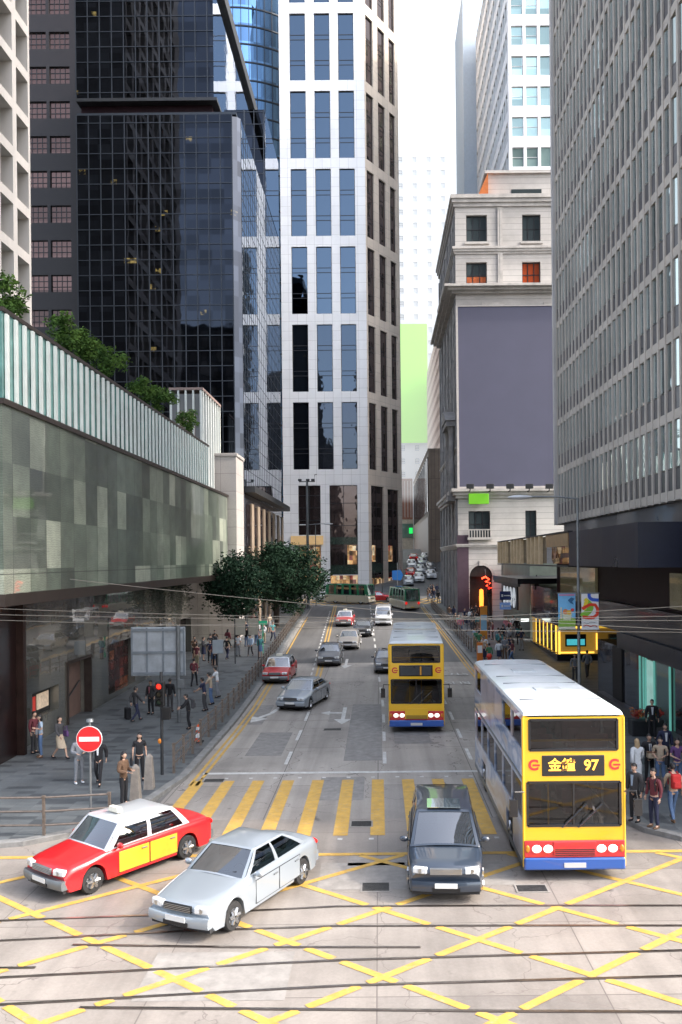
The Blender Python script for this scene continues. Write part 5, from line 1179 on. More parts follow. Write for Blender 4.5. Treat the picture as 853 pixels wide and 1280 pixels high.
    m=MB(); m.box(.45,fy+.45,1.05,1.4,.5,.2); m.tube([(.55+.22*math.cos(a*.524),fy+.62,1.28+.22*math.sin(a*.524)) for a in range(13)],.02,5); m.build('dashboard',M_int,t)
    return t
def figure_bust(par,x,y,z,c):
    m=MB(); m.ball((x,y,z+.52),(.085,.1,.125),10,8); m.build('head',M_skin,par,smooth=True); m=MB(); m.ball((x,y+.02,z+.56),(.093,.105,.1),10,6); m.build('hair',M_hair,par,smooth=True)
    m=MB(); m.loft([[(x+a*math.cos(k*.628),y+b*math.sin(k*.628),z+h) for k in range(10)] for a,b,h in ((.2,.13,-.15),(.23,.14,.15),(.2,.12,.3),(.07,.07,.38))]); m.build('shirt',cloth(c),par,smooth=True)
bus1=make_bus('near yellow double decker bus with amber destination lettering and white roof',10.6,('金鐘','97'),ad1,True)
bus1.location=(4.78,26.15,0.0)
bus2=make_bus('farther yellow double decker bus with blank dark destination panel',11.6,None,ad2,False)
bus2.location=(1.86,44.5,.03); bus2.rotation_euler.z=R(-2.0)
for bus,L in ((bus1,10.6),(bus2,11.6)):
    d=empty('person',(bus.location.x+.55*math.cos(bus.rotation_euler.z),bus.location.y-L/2+1.15,bus.location.z+.95)); tag(d,'bus driver in pale shirt behind the windscreen of the '+('near' if bus is bus1 else 'farther')+' bus','person'); figure_bust(d,0,0,0,'pale blue')
# ------------------------------------------------------------------ STREET FURNITURE
def railing(name,label,pts,h=1.05,step=1.6,mat=M_railbr,rails=(.35,.68,1.02),post=.045,square=True,group=None,z=.14):
    t=empty(name,(pts[0][0],pts[0][1],gz(pts[0][1])+z)); tag(t,label,'railing',group); O=t.location
    P3=[]
    for a,b in zip(pts,pts[1:]):
        a=Vector(a);b=Vector(b); K=max(1,round((b-a).length/step))
        for i in range(K): P3.append(a+(b-a)*i/K)
    P3.append(Vector(pts[-1]))
    W=[Vector((p.x,p.y,gz(p.y)+z))-O for p in P3]
    for p in W[:100]:
        m=MB(); m.box(p.x,p.y,p.z+h/2,post*2,post*2,h); m.box(p.x,p.y,p.z+h+.02,post*2.5,post*2.5,.04); m.build('post',mat,t)
    for r in rails:
        m=MB(); m.tube([p+Vector((0,0,r)) for p in W],.03,6); m.build('rail',mat,t)
    return t
lk=[(KL(y)-.42,y) for y in (31.3,36,41,46,52,60,68,76,84,92,100,107)]
t=railing('pedestrian_railing','long brown metal railing along the left kerb from the crossing to the far corner',lk,1.08,1.55)
m=MB()
for a,b in zip(lk,lk[1:]):
    K=max(1,round((Vector(b)-Vector(a)).length/.55))
    for i in range(K):
        p=Vector(a)+(Vector(b)-Vector(a))*i/K; z=gz(p.y)+.14; m.box(p.x-t.location.x,p.y-t.location.y,z+.52-t.location.z,.02,.02,.7)
m.build('infill_bars',M_railbr,t)
railing('guard_railing','three bar metal railing at the left corner in front of the red taxi',[(-17,24.25),(-13.4,24.25),(-9.75,24.25),(-7.95,24.55)],1.12,3.6,rails=(.3,.70,1.1),post=.035)
rk=[(KR(y)+.45,y) for y in (66,74,82,90,98,106)]
railing('pedestrian_railing','grey railing along the right kerb near the far corner',rk,1.05,1.6)
# no entry sign
t=empty('no_entry_sign',(-9.0,26.0,.14)); tag(t,'round red no entry sign with white bar on a grey pole','road sign')
MB().tube([(0,0,0),(0,0,2.95)],.038,10).build('pole',M_grey,t)
M_sred=P('sign_red',(.62,.012,.018),.4,var=.04,coat=.4); M_swh=P('sign_white_face',(.78,.78,.78),.4,var=.04)
d=MB().lathe([(.001,-.075),(.40,-.075),(.40,-.045),(.001,-.045)],(0,0,2.42),'y',40).build('disc',M_swh,t); MB().lathe([(.001,-.078),(.385,-.078),(.385,-.074),(.001,-.074)],(0,0,2.42),'y',40).build('red_face',M_sred,d)
MB().bx(-.31,.31,-.083,-.079,2.35,2.49).build('white_bar',M_swh,d)
MB().lathe([(.001,.0),(.12,.0),(.10,.08),(.001,.1)],(0,0,2.95),n=12).build('pole_cap',M_grey,t)
# big sign seen from behind
g=G(224,906); t=empty('direction_sign',(g.x,g.y,g.z+.14)); tag(t,'large square grey back of a direction sign on a thick pole','road sign')
MB().tube([(0,0,0),(0,0,4.75)],.10,10).build('pole',M_grey,t)
MB().bx(-2.35,.32,.12,.17,2.25,4.65).build('panel',M_sgrey,t,bevel=.02)
m=MB()
for z in (2.32,3.35,4.45): m.bx(-2.3,.3,.04,.12,z,z+.12)
for x in (-2.34,-1.6,-.8,.22): m.bx(x,x+.08,.06,.12,2.27,4.63)
m.build('stiffener',P('sign_rib',(.22,.25,.28),.5,.4,var=.15),t)
MB().box(.15,-.1,1.9,.34,.2,.45).build('control_box',M_grey,t,bevel=.02)
# traffic light
def signal(name,label,x,y,h,hx,group='traffic signals',lit=True,z=.14,rz=0):
    t=empty(name,(x,y,gz(y)+z),rz); tag(t,label,'traffic light',group)
    MB().tube([(0,0,0),(0,0,h)],.06,10).build('pole',M_dgrey,t)
    m=MB(); m.bx(hx-.17,hx+.17,-.22,.02,h-1.25,h-.35); hd=m.build('signal_head',M_black,t,bevel=.03)
    for i,mt in enumerate((M_redlamp if lit else M_dgrey,P('lens_dark',(.05,.04,.02),.3,var=0),P('lens_dark2',(.02,.05,.03),.3,var=0))):
        zc=h-.5-i*.29; MB().lathe([(.001,-.235),(.09,-.235),(.10,-.222)],(hx,0,zc),'y',14).build('lens',mt,hd)
        v=MB(); v.lathe([(.115,-.36),(.115,-.222),(.105,-.222),(.105,-.36)],(hx,0,zc),'y',14); v.build('visor',M_black,hd)
    m=MB(); m.bx(min(0,hx),max(0,hx),-.03,.03,h-.75,h-.7); m.build('bracket',M_dgrey,t)
    return t
g=G(203,973); t=signal('traffic_light','dark traffic light by the left crossing showing a red lamp',g.x,g.y,3.8,-.02)
MB().bx(.05,.33,-.15,.1,2.05,2.5).build('pedestrian_signal',M_black,t,bevel=.02); MB().ball((-.07,-.05,1.25),(.07,.05,.1),8,6).build('push_button',P('orange_button',(.6,.2,.02),.5,var=0),t)
for px,py,D,lab in ((611,735,75,'red traffic light shining beside the stone arch'),(671,726,70,'red traffic light under the dark canopy band'),):
    p=at(px,py,D); h=p.z-gz(D)-.14+.5; signal('traffic_light',lab,p.x,D,h,0)
for px,D,lab in ((478,133.5,'dark traffic light at the base of the white tower'),(468,134,'slender signal post left of the blue plate at the tower corner')):
    p=at(px,720,D); signal('traffic_light',lab,p.x,D,3.6,0,lit=False)
p=at(497,719,128); t=empty('blue_sign',(p.x,128,gz(128))); tag(t,'blue pentagon plate on a post at the tower corner','road sign')
MB().tube([(0,0.05,0),(0,.05,5.2)],.06).build('pole',M_grey,t); m=MB(); z=p.z-gz(128); m.add([(-.8,0,z-.7),(.5,0,z-.8),(.9,0,z),(.5,0,z+.8),(-.8,0,z+.7),(-.8,.05,z-.7),(.5,.05,z-.8),(.9,.05,z),(.5,.05,z+.8),(-.8,.05,z+.7)],[(0,1,2,3,4),(9,8,7,6,5),(0,5,6,1),(1,6,7,2),(2,7,8,3),(3,8,9,4),(4,9,5,0)]); m.build('plate',P('sign_blue',(.02,.14,.45),.4,var=.05),t)
# bollards, cone
for px,py,lab in ((170,1007,'nearer grey stone bollard beside the waiting woman'),(187,991,'farther grey stone bollard beside the crossing')):
    g=G(px,py); o=MB().box(0,0,.56,.34,.34,1.12,taper=.62); o.box(0,0,1.17,.2,.2,.1,taper=.3); o=o.build('bollard',P('bollard_stone',(.24,.215,.19),.8,var=.2,scale=5,bump=.3),loc=(g.x,g.y,.14),bevel=.012); tag(o,lab,'bollard','stone bollards at the crossing')
g=G(248,932); t=empty('traffic_cone',(g.x,g.y,.14)); tag(t,'orange and white traffic cone beside the left railing','traffic cone')
MB().box(0,0,.03,.42,.42,.06).build('base',M_tyre,t,bevel=.01); MB().lathe([(.16,.06),(.045,.80),(.001,.80)],n=18).build('cone_shell',P('cone_orange',(.65,.09,.02),.5,var=.08),t,smooth=True)
m=MB(); m.lathe([(.138,.22),(.108,.42)],n=18); m.lathe([(.089,.55),(.067,.68)],n=18); m.build('white_band',M_swh,t,smooth=True)
for v in (0,): pass
# small signs left
g=G(273,849); t=empty('small_sign',(g.x,g.y,g.z+.14)); tag(t,'small pale square sign on a thin pole on the left pavement','sign'); MB().tube([(0,.03,0),(0,.03,2.4)],.03).build('pole',M_grey,t); MB().bx(-.36,.36,-.01,.015,1.55,2.45).build('plate',P('pale_sign_plate',(.42,.47,.50),.4,.2,var=.08),t,bevel=.01)
g=G(307,832); t=empty('notice_board',(g.x,g.y,g.z+.14)); tag(t,'beige double notice board on two posts under the street trees','notice board')
for x in (-.75,.95): MB().tube([(x,.04,0),(x,.04,3.4)],.04).build('post',M_dgrey,t)
for x0 in (-.7,.25): MB().bx(x0,x0+.72,-.03,.02,2.1,3.3).build('board',P('beige_board',(.42,.38,.30),.6,var=.15),t,bevel=.01)
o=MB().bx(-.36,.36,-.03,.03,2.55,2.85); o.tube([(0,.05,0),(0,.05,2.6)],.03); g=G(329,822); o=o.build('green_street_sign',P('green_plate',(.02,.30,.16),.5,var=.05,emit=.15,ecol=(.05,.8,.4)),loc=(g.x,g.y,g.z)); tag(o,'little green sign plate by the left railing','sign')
# lamp posts
def lamp_post(name,label,x,y,h,arms,group='lamp posts',z=.14,r=.09):
    t=empty(name,(x,y,gz(y)+z)); tag(t,label,'lamp post',group)
    MB().tube([(0,0,0),(0,0,1.2),(0,0,h)],[r*1.3,r,r*.7],10).build('pole',M_grey,t,smooth=True)
    for dx,dy,dz in arms:
        MB().tube([(0,0,h-.05),(dx*.4,dy*.4,h+dz*.7),(dx,dy,h+dz)],.04,6).build('arm',M_grey,t)
        m=MB(); m.ball((dx+math.copysign(.35,dx) if dx else 0,dy,h+dz-.02),(.55,.16,.10),12,6); m.build('lamp_head',P('lamp_grey',(.50,.52,.54),.4,.2,var=.05),t,smooth=True)
    return t
p=at(722,622,36); lp=lamp_post('lamp_post','tall grey lamp post with long arm and two picture banners',p.x,36,p.z-.14,((-2.1,0,.06),),r=.075)
p=at(322,655,112); lamp_post('lamp_post','slim lamp post with a single arm in front of the black tower base',p.x,108,p.z-gz(108),((2.6,0,.05),))
p=at(396,657,112); lamp_post('lamp_post','slim lamp post with two arms before the white tower shopfront',p.x,110,p.z-gz(110),((-1.4,0,-.1),(1.4,0,.0)),r=.07)
p=at(384,602,106); t=empty('camera_mast',(p.x,106,gz(106))); tag(t,'tall grey mast topped by cameras in front of the white tower','camera mast')
h=p.z-gz(106); MB().tube([(0,0,0),(0,0,h)],[.2,.14],10).build('mast',M_grey,t,smooth=True); MB().tube([(-1,0,h),(1,0,h)],.06,6).build('crossbar',M_dgrey,t); MB().tube([(.9,0,h),(1.0,0,h+.9),(1.25,0,h+.9)],.05,6).build('bracket',M_dgrey,t)
for x in (-.9,.1,.75): MB().box(x,0,h+.2,.45,.3,.28).build('camera_head',M_dgrey,t,bevel=.04)
# banners on the lamp post
bp_=at(722,765,49.9)
def sky_banner(x0,x1,z0,z1,y,lab,kind):
    t=empty('banner',((x0+x1)/2,y,z0)); tag(t,lab,'banner','banners on the lamp post')
    wpart(MB().bx(x0,x1,y-.012,y+.012,z0,z1),'cloth_panel',P('banner_sky',(.16,.42,.68),.7,var=.15,scale=1.5) if kind else P('banner_white',(.72,.72,.72),.7,var=.03),t)
    wpart(MB().tube([(x0-.05,y,z1+.02),(x1+.05,y,z1+.02)],.025,6).tube([(x0-.05,y,z0-.02),(x1+.05,y,z0-.02)],.025,6),'hanger_bar',M_grey,t)
    W=x1-x0;Hh=z1-z0; yy=[y-.014]
    def flat(name,col,pts,e=.1):
        yy[0]-=.003; m=MB(); m.add([(x0+W*a,yy[0],z0+Hh*b) for a,b in pts],[tuple(range(len(pts)))]); wpart(m,name,P('banner_'+name+col[0],col[1],.7,var=.1,scale=4),t,fix=False)
    def disc(cx,cz,r,n=14,sq=1): return [(cx+r*math.cos(2*math.pi*k/n),cz+r*sq*W/Hh*math.sin(2*math.pi*k/n)) for k in range(n)]
    def band(pts,w):
        L_=[];R_=[]
        for i,(a,b) in enumerate(pts):
            p=Vector(pts[max(i-1,0)]);q=Vector(pts[min(i+1,len(pts)-1)]); d=Vector(((q.x-p.x)*W,(q.y-p.y)*Hh)).normalized(); n=Vector((-d.y/W,d.x/Hh))*w/2; L_.append((a+n.x,b+n.y));R_.append((a-n.x,b-n.y))
        return L_,R_
    def ribbon(col,pts,w):
        yy[0]-=.003; L_,R_=band(pts,w); m=MB()
        for i in range(len(pts)-1): m.quad(*[(x0+W*a,yy[0],z0+Hh*b) for a,b in (L_[i],L_[i+1],R_[i+1],R_[i])])
        wpart(m,'ribbon',P('ribbon_'+col[0],col[1],.7,var=.05),t,fix=False)
    if kind:
        flat('grass',('g',(.22,.40,.06)),[(0,0),(1,0),(1,.3),(.5,.36),(0,.28)])
        flat('basket',('b',(.55,.60,.45)),[(.3,.28),(.72,.28),(.8,.45),(.22,.45)])
        flat('fruit',('f',(.60,.20,.08)),disc(.42,.5,.16)); flat('fruit',('o',(.65,.40,.05)),disc(.62,.48,.14)); flat('balloon',('r',(.60,.06,.05)),disc(.82,.55,.10)); flat('tree_shape',('w',(.60,.55,.40)),[(.1,.3),(.22,.3),(.2,.62),(.12,.62)])
        flat('bird',('k',(.02,.10,.22)),[(.55,.82),(.75,.9),(.95,.86),(.8,.78),(.9,.7),(.7,.74)]); flat('headline',('m',(.55,.12,.2)),[(.05,.95),(.95,.95),(.95,.98),(.05,.98)])
        flat('footer',('u',(.62,.60,.50)),[(.02,.01),(.98,.01),(.98,.08),(.02,.08)])
    else:
        A=[(math.cos(a),math.sin(a)) for a in [math.pi*k/10 for k in range(11)]]
        ribbon(('blue',(.03,.10,.50)),[(.45,1.0)]+[(.75+.3*math.cos(math.pi+math.pi*.5*k/6),.95+.12*math.sin(math.pi+math.pi*.5*k/6)) for k in range(7)]+[(1.0,.82)],.14)
        ribbon(('green',(.22,.48,.05)),[(.05,.36)]+[(.1+.42*math.sin(math.pi*k/10*.9),.40+.40*k/10) for k in range(11)],.26)
        ribbon(('yellow',(.75,.60,.04)),[(.12,.55),(.22,.68),(.30,.80),(.2,.86)],.16)
        ribbon(('red',(.70,.05,.02)),[(.03,.58),(.25,.64),(.5,.70),(.8,.69),(.93,.58),(.9,.42),(.7,.34),(.4,.33),(.05,.36)],.13)
        ribbon(('dark_red',(.5,.05,.05)),[(.1,.10),(.3,.13),(.5,.09),(.75,.12),(.9,.08)],.035); ribbon(('grey',(.3,.3,.3)),[(.1,.2),(.35,.18),(.6,.21),(.8,.19)],.02)
    return t
for x0,x1,lab,k in ((698,719,'left banner with a blue sky and fruit basket picture on the lamp post',1),(727,748,'right white banner with a swirling red green blue ribbon on the lamp post',0)):
    a=at(x0,787,35.9); b=at(x1,742,35.9); sky_banner(a.x,b.x,a.z,b.z,35.86,lab,k)
# orange pillar signs, red bin, on the right pavement
g=G(606,846); t=empty('pillar_sign',(g.x,g.y+20,gz(g.y+20)+.14)); 
p=at(605,790,66); t.location=(p.x,66,gz(66)+.14); tag(t,'orange and pale blue pillar sign in the right pavement crowd','sign')
MB().bx(-.28,.28,-.06,.06,0,3.6).build('pillar',P('pillar_orange',(.62,.24,.03),.5,var=.08),t,bevel=.02); MB().bx(-.24,.24,-.075,-.062,1.7,2.9).build('face',P('pillar_blue',(.25,.45,.6),.5,var=.15),t)
p=at(600,818,57); t=empty('pillar_sign',(p.x,57,gz(57)+.14)); tag(t,'low orange pillar with white plate near the red post box','sign'); MB().bx(-.2,.2,-.08,.08,0,1.9).build('pillar',P('pillar_orange2',(.60,.17,.02),.5,var=.08),t,bevel=.02); MB().bx(-.16,.16,-.095,-.082,1.2,1.7).build('face',M_swh,t)
p=at(612,825,57); o=MB().lathe([(.18,0),(.18,.1),(.14,.12),(.14,.85),(.2,.9),(.2,1.0),(.12,1.12),(.001,1.15)],n=14).build('fire_hydrant',P('hydrant_red',(.6,.04,.02),.4,var=.1),loc=(p.x,57,gz(57)+.14),smooth=True); tag(o,'red fire hydrant on the right pavement beside the orange pillar','fire hydrant')
g=(8.1,67.5); o=MB().lathe([(.24,0),(.26,.8),(.22,.95),(.001,1.0)],n=12).build('litter_bin',P('bin_green',(.02,.30,.12),.5,var=.1),loc=(g[0],g[1],gz(67.5)+.14),smooth=True); tag(o,'green litter bin by the right kerb railing','litter bin')
# planter
p=at(812,918,37.5); t=empty('planter',(p.x-.2,37.2,.14)); tag(t,'dark planter box full of red and orange flowers by the shop','planter')
MB().box(0,0,.35,1.5,.7,.7).build('box',M_dgrey,t,bevel=.03); rng=random.Random(5); l=MB()
for k in range(40): leaves(l,(rng.uniform(-.65,.65),rng.uniform(-.3,.3),.8+rng.random()*.3),(.16,.16,.14),14,.07,rng,mi=rng.choice((0,0,1,2)))
l.build('flowers',[P('flower_red',(.40,.045,.03),.7,var=.2),P('flower_orange',(.55,.20,.06),.7,var=.2),M_leaf2],t,fix=False)
# overhead wires
for (a,b,lab) in (((0,766),(300,771),'upper of the two tram wires crossing at the left'),((0,775),(853,790),'lowest overhead wire spanning the street'),((88,736),(640,772),'slanting overhead wire from the left store over the street'),((300,769),(853,774),'overhead wire level with the tree foot'),((700,764),(853,755),'wire rising to the right past the picture banners')):
    D=24.5; A=at(a[0],a[1],D);B=at(b[0],b[1],D); d=(B-A).normalized(); A2=A-d*(14 if a[0]<50 else .0 if a[0]==88 else 12); B2=B+d*14; pts=[]
    for k in range(13):
        f=k/12; p=A2+(B2-A2)*f; p.z-=.35*4*f*(1-f)-.28; pts.append(p)
    o=MB().tube(pts,.008,5).build('overhead_wire',P('wire_copper',(.16,.15,.13),.5,.5,var=0)); tag(o,lab,'overhead wire')
# road lettering by the right kerb
g=G(592,860)
for i,(tx,dy) in enumerate((('BUS',0),('STOP',3.6))): 
    y=53+dy; o=font_mesh(tx,1.5,M_white_p,'road_lettering',None,(5.05+bend(y),y,gz(y)+.012),(math.atan(.0175),0,math.pi),0,sx=.62); o.scale.y=1.6; struct(o)
# ------------------------------------------------------------------ PEOPLE
def skin_mesh(key,verts,edges,rad,root=0,sub=1):
    me=bpy.data.meshes.new(key); me.from_pydata(verts,edges,[]); o=bpy.data.objects.new(key,me); COL.objects.link(o)
    mo=o.modifiers.new('skin','SKIN'); mo.use_smooth_shade=True; mo.branch_smoothing=.3
    lay=me.skin_vertices[0].data
    for i,r in enumerate(rad): lay[i].radius=r if isinstance(r,tuple) else (r,r)
    for i in range(len(rad)): lay[i].use_root=(i==root)
    s_=o.modifiers.new('sub','SUBSURF'); s_.levels=sub; s_.render_levels=sub
    bpy.context.view_layer.update(); dg=bpy.context.evaluated_depsgraph_get(); out=bpy.data.meshes.new_from_object(o.evaluated_get(dg)); bpy.data.objects.remove(o)
    v=[tuple(x.co) for x in out.vertices]; f=[tuple(p.vertices) for p in out.polygons]; bpy.data.meshes.remove(out); return v,f
POSES={'stand':dict(kL=(.10,-.01,.50),aL=(.115,.02,.085),kR=(-.10,-.01,.50),aR=(-.115,.02,.085),eL=(.245,.03,1.14),wL=(.255,-.04,.90),eR=(-.245,.03,1.14),wR=(-.255,-.04,.90)),
 'walk':dict(kL=(.095,-.20,.52),aL=(.10,-.30,.13),kR=(-.095,-.02,.50),aR=(-.10,.30,.14),eL=(.24,.14,1.16),wL=(.24,.10,.92),eR=(-.24,-.10,1.15),wR=(-.22,-.28,.97)),
 'walk2':dict(kL=(.095,.02,.50),aL=(.10,.26,.12),kR=(-.095,-.18,.52),aR=(-.10,-.26,.11),eL=(.24,-.08,1.15),wL=(.22,-.24,.95),eR=(-.24,.12,1.16),wR=(-.24,.08,.92)),
 'hold':dict(kL=(.10,-.01,.50),aL=(.12,.02,.085),kR=(-.10,-.03,.50),aR=(-.13,-.02,.085),eL=(.25,.02,1.15),wL=(.12,-.25,1.13),eR=(-.25,.02,1.15),wR=(-.12,-.26,1.10)),
 'lean':dict(kL=(.10,-.02,.50),aL=(.11,.06,.085),kR=(-.10,-.02,.50),aR=(-.12,.10,.085),eL=(.27,-.16,1.16),wL=(.22,-.36,1.06),eR=(-.27,-.16,1.16),wR=(-.22,-.36,1.06)),
 'phone':dict(kL=(.10,-.01,.50),aL=(.12,.02,.085),kR=(-.10,-.01,.50),aR=(-.11,.03,.085),eL=(.26,.02,1.16),wL=(.16,-.20,1.22),eR=(-.25,.03,1.14),wR=(-.25,-.05,.90))}
CACHE={}
def hand(mb,w,e):
    w=Vector(w); d=(w-Vector(e)).normalized(); s=1 if w.x>0 else -1
    side=Vector((0,-1,0)); side=(side-d*side.dot(d)).normalized() if abs(side.dot(d))<.95 else Vector((0,0,1))
    nrm=d.cross(side)
    mb.ball(w+d*.045,(.018,.040,.05),8,6,0,Matrix((nrm,side,d)).transposed())
    for k,(o,l) in enumerate(((.030,.066),(.011,.078),(-.009,.072),(-.028,.056))):
        b0=w+d*.075+side*o; inn=-s*Vector((1,0,0))*.012
        mb.tube([b0,b0+d*l*.5+inn*.3,b0+d*l*.85+inn*1.4],[.0095,.0088,.007],6)
    mb.tube([w+d*.02+side*.03,w+d*.05+side*.062,w+d*.085+side*.066],[.012,.011,.008],6)
def body_meshes(pose,fem):
    key=(pose,fem)
    if key in CACHE: return CACHE[key]
    p=POSES[pose]; sh=.165 if fem else .185; out={}
    ln=-.10 if pose=='lean' else 0
    tors=[(0,0,.95),(0,0,1.08),(0,.005+ln*.3,1.26),(0,.01+ln*.8,1.40),(0,.005+ln,1.485),(0,-.012+ln,1.56)]
    S=lambda k,s:(s*sh,.012+ln*.8,1.405)
    def adj(q,s): x,y,z=q; return (x*(.92 if fem else 1),y+ln*.5,z)
    V=tors+[S(0,1),adj(p['eL'],1),adj(p['wL'],1),S(0,-1),adj(p['eR'],-1),adj(p['wR'],-1),(.085,0,.90),p['kL'],p['aL'],(p['aL'][0]+.01,p['aL'][1]-.13,p['aL'][2]-.05),(-.085,0,.90),p['kR'],p['aR'],(p['aR'][0]-.01,p['aR'][1]-.13,p['aR'][2]-.05)]
    E=[(0,1),(1,2),(2,3),(3,4),(4,5),(3,6),(6,7),(7,8),(3,9),(9,10),(10,11),(0,12),(12,13),(13,14),(14,15),(0,16),(16,17),(17,18),(18,19)]
    w_=.9 if fem else 1
    Rr=[(.135,.095),(.105*w_+.01,.082),(.135*w_,.095),(.115*w_,.075),.05,.048,.052,.037,.025,.052,.037,.025,.082,.052,.034,.03,.082,.052,.034,.03]
    v,f=skin_mesh('b',V,E,Rr)
    mb=MB(); mb.add(v,f)
    hx,hy,hz=0,-.02+ln,1.625
    # head with brow, nose, chin, ears
    n,mn=14,10; vs=[];fs=[]
    for j in range(mn+1):
        ph=math.pi*j/mn
        for k in range(n):
            t=2*math.pi*k/n; x=.076*math.sin(ph)*math.cos(t); y=.095*math.sin(ph)*math.sin(t); z=.118*math.cos(ph)
            if z<-.02: x*=1-.28*(-z/.118); y=y*(1-.12*(-z/.118))-.012*(-z/.118)
            vs.append((hx+x,hy+y,hz+z))
    for j in range(mn):
        for k in range(n): fs.append((j*n+k,(j+1)*n+k,(j+1)*n+(k+1)%n,j*n+(k+1)%n))
    mb.add(vs,fs)
    mb.add([(hx-.014,hy-.086,hz-.03),(hx+.014,hy-.086,hz-.03),(hx,hy-.118,hz-.024),(hx,hy-.09,hz+.022)],[(0,1,2),(1,3,2),(3,0,2)])
    for s in (-1,1):
        mb.ball((hx+s*.077,hy+.005,hz-.005),(.010,.02,.03),6,5); mb.ball((hx+s*.03,hy-.083,hz+.008),(.009,.004,.005),6,4,1)
    mb.ball((hx,hy-.089,hz-.055),(.022,.006,.006),6,4,1)
    hand(mb,V[8],V[7]); hand(mb,V[11],V[10])
    out['body']=mb
    # hair
    for hk in ('short','long','bun'):
        h=MB(); 
        vs=[];fs=[]
        for j in range(7):
            ph=math.pi*.62*j/6
            for k in range(14):
                t=2*math.pi*k/14; q=1.12; x=.076*q*math.sin(ph)*math.cos(t); y=.095*q*math.sin(ph)*math.sin(t); z=.118*1.1*math.cos(ph)
                if y<-.03: z=max(z,.05+.02*math.cos(t*3))
                if y<0 and ph>1.1: y*=.9
                vs.append((hx+x,hy+y+.006,hz+z+.002))
        for j in range(6):
            for k in range(14): fs.append((j*14+k,(j+1)*14+k,(j+1)*14+(k+1)%14,j*14+(k+1)%14))
        h.add(vs,fs)
        if hk=='long': h.loft([[(hx+a*math.cos(q*.628),hy+c+b*math.sin(q*.628),hz+z) for q in range(10)] for a,b,c,z in ((.06,.06,.02,.09),(.086,.07,.035,.0),(.095,.06,.05,-.1),(.10,.045,.065,-.2),(.08,.03,.07,-.30))])
        if hk=='bun': h.ball((hx,hy+.10,hz+.03),(.045,.045,.045),8,6)
        out['hair_'+hk]=h
    # garments
    def top(ex,slv,length,coll):
        VV=[(0,0,length),(0,0,1.06),(0,.005+ln*.3,1.26),(0,.01+ln*.8,1.40),(0,.006+ln,1.475),S(0,1),adj(p['eL'],1),S(0,-1),adj(p['eR'],-1)]
        EE=[(0,1),(1,2),(2,3),(3,4),(3,5),(5,6),(3,7),(7,8)]
        RR=[(.142+ex,.105+ex),(.115*w_+.012+ex,.09+ex),(.14*w_+ex,.10+ex),(.12*w_+ex,.08+ex),.058+ex*.5,.060+ex,.045+ex,.060+ex,.045+ex]
        if slv=='long':
            for s,e in ((6,'wL'),(8,'wR')):
                wq=Vector(adj(p[e],1)); eq=Vector(VV[s]); wq=eq+(wq-eq)*.93; VV.append(tuple(wq)); EE.append((s,len(VV)-1)); RR.append(.033+ex)
        else:
            for s,sh_ in ((6,5),(8,7)):
                eq=Vector(VV[s]); a=Vector(VV[sh_]); VV[s]=tuple(a+(eq-a)*.72)
        v,f=skin_mesh('t',VV,EE,RR); g=MB(); g.add(v,f); return g
    out['shirt']=top(.012,'short',.90,0); out['blouse']=top(.010,'long',.90,0); out['jacket']=top(.028,'long',.80,0)
    VV=[(0,0,.985),(.088,0,.90),p['kL'],(p['aL'][0],p['aL'][1],p['aL'][2]+.0),(-.088,0,.90),p['kR'],(p['aR'][0],p['aR'][1],p['aR'][2]),(0,0,.86)]
    v,f=skin_mesh('l',VV,[(0,1),(1,2),(2,3),(0,4),(4,5),(5,6),(0,7)],[(.135,.105),.098,.068,.054,.098,.068,.054,(.10,.085)]); g=MB(); g.add(v,f); out['trousers']=g
    g=MB(); my=(p['kL'][1]+p['kR'][1])/2; g.loft([[(a*math.cos(q*.449),yy+b*math.sin(q*.449),z) for q in range(14)] for a,b,yy,z in ((.13,.10,0,1.02),(.165,.125,0,.88),(.18,.15,my*.5,.7),(.185,.16+abs(p['kL'][1]-p['kR'][1])*.4,my,.50))]); out['skirt']=g
    g=MB()
    for a in ('aL','aR'):
        q=Vector(p[a]); 
        g.ball((q.x,q.y-.06,q.z-.045),(.048,.135,.04),10,6); g.ball((q.x,q.y+.01,q.z-.02),(.043,.055,.06),8,6)
    out['shoes']=g
    CACHE[key]=out; return out
MESHC={}
def mesh_obj(key,mb,name,mats,parent):
    if key not in MESHC:
        o=mb.build(name,mats,parent,smooth=True); MESHC[key]=o.data; return o
    o=bpy.data.objects.new(name,MESHC[key]); COL.objects.link(o)
    if parent: o.parent=parent
    for i,m in enumerate(mats): o.material_slots[i].link='OBJECT'; o.material_slots[i].material=m
    return o
def person(x,y,rz,label,pose='stand',fem=False,top=('shirt','white'),legs=('trousers','black'),hair='short',hairm=None,shoe='black',h=1.0,group=None,z=None,inner=None,hat=None):
    B=body_meshes(pose,fem); k=(pose,fem)
    o=mesh_obj(k+('body',),B['body'],'person',[M_skin,M_eye],None); tag(o,label,'person',group)
    zz=(gz(y)+.14 if z is None else z); o.location=(x,y,zz); o.rotation_euler.z=R(rz); o.scale=(h,h,h)
    t=mesh_obj(k+(top[0],),B[top[0]],top[0],[cloth(top[1])],o)
    mesh_obj(k+(legs[0],),B[legs[0]],legs[0],[cloth(legs[1])],o)
    mesh_obj(k+('shoes',),B['shoes'],'shoes',[cloth(shoe)],o)
    mesh_obj(k+('hair',hair),B['hair_'+hair],'hair',[hairm or M_hair],o)
    if inner:
        g=MB(); g.add([(-.05,-.128,1.42),(.05,-.128,1.42),(.025,-.150,1.10),(-.025,-.150,1.10)],[(0,1,2,3)]); g.add([(-.012,-.132,1.40),(.012,-.132,1.40),(.018,-.154,1.12),(-.018,-.154,1.12)],[(0,1,2,3)],1); g.build('shirt_front',[cloth(inner[0]),cloth(inner[1])],o,fix=False)
    return o
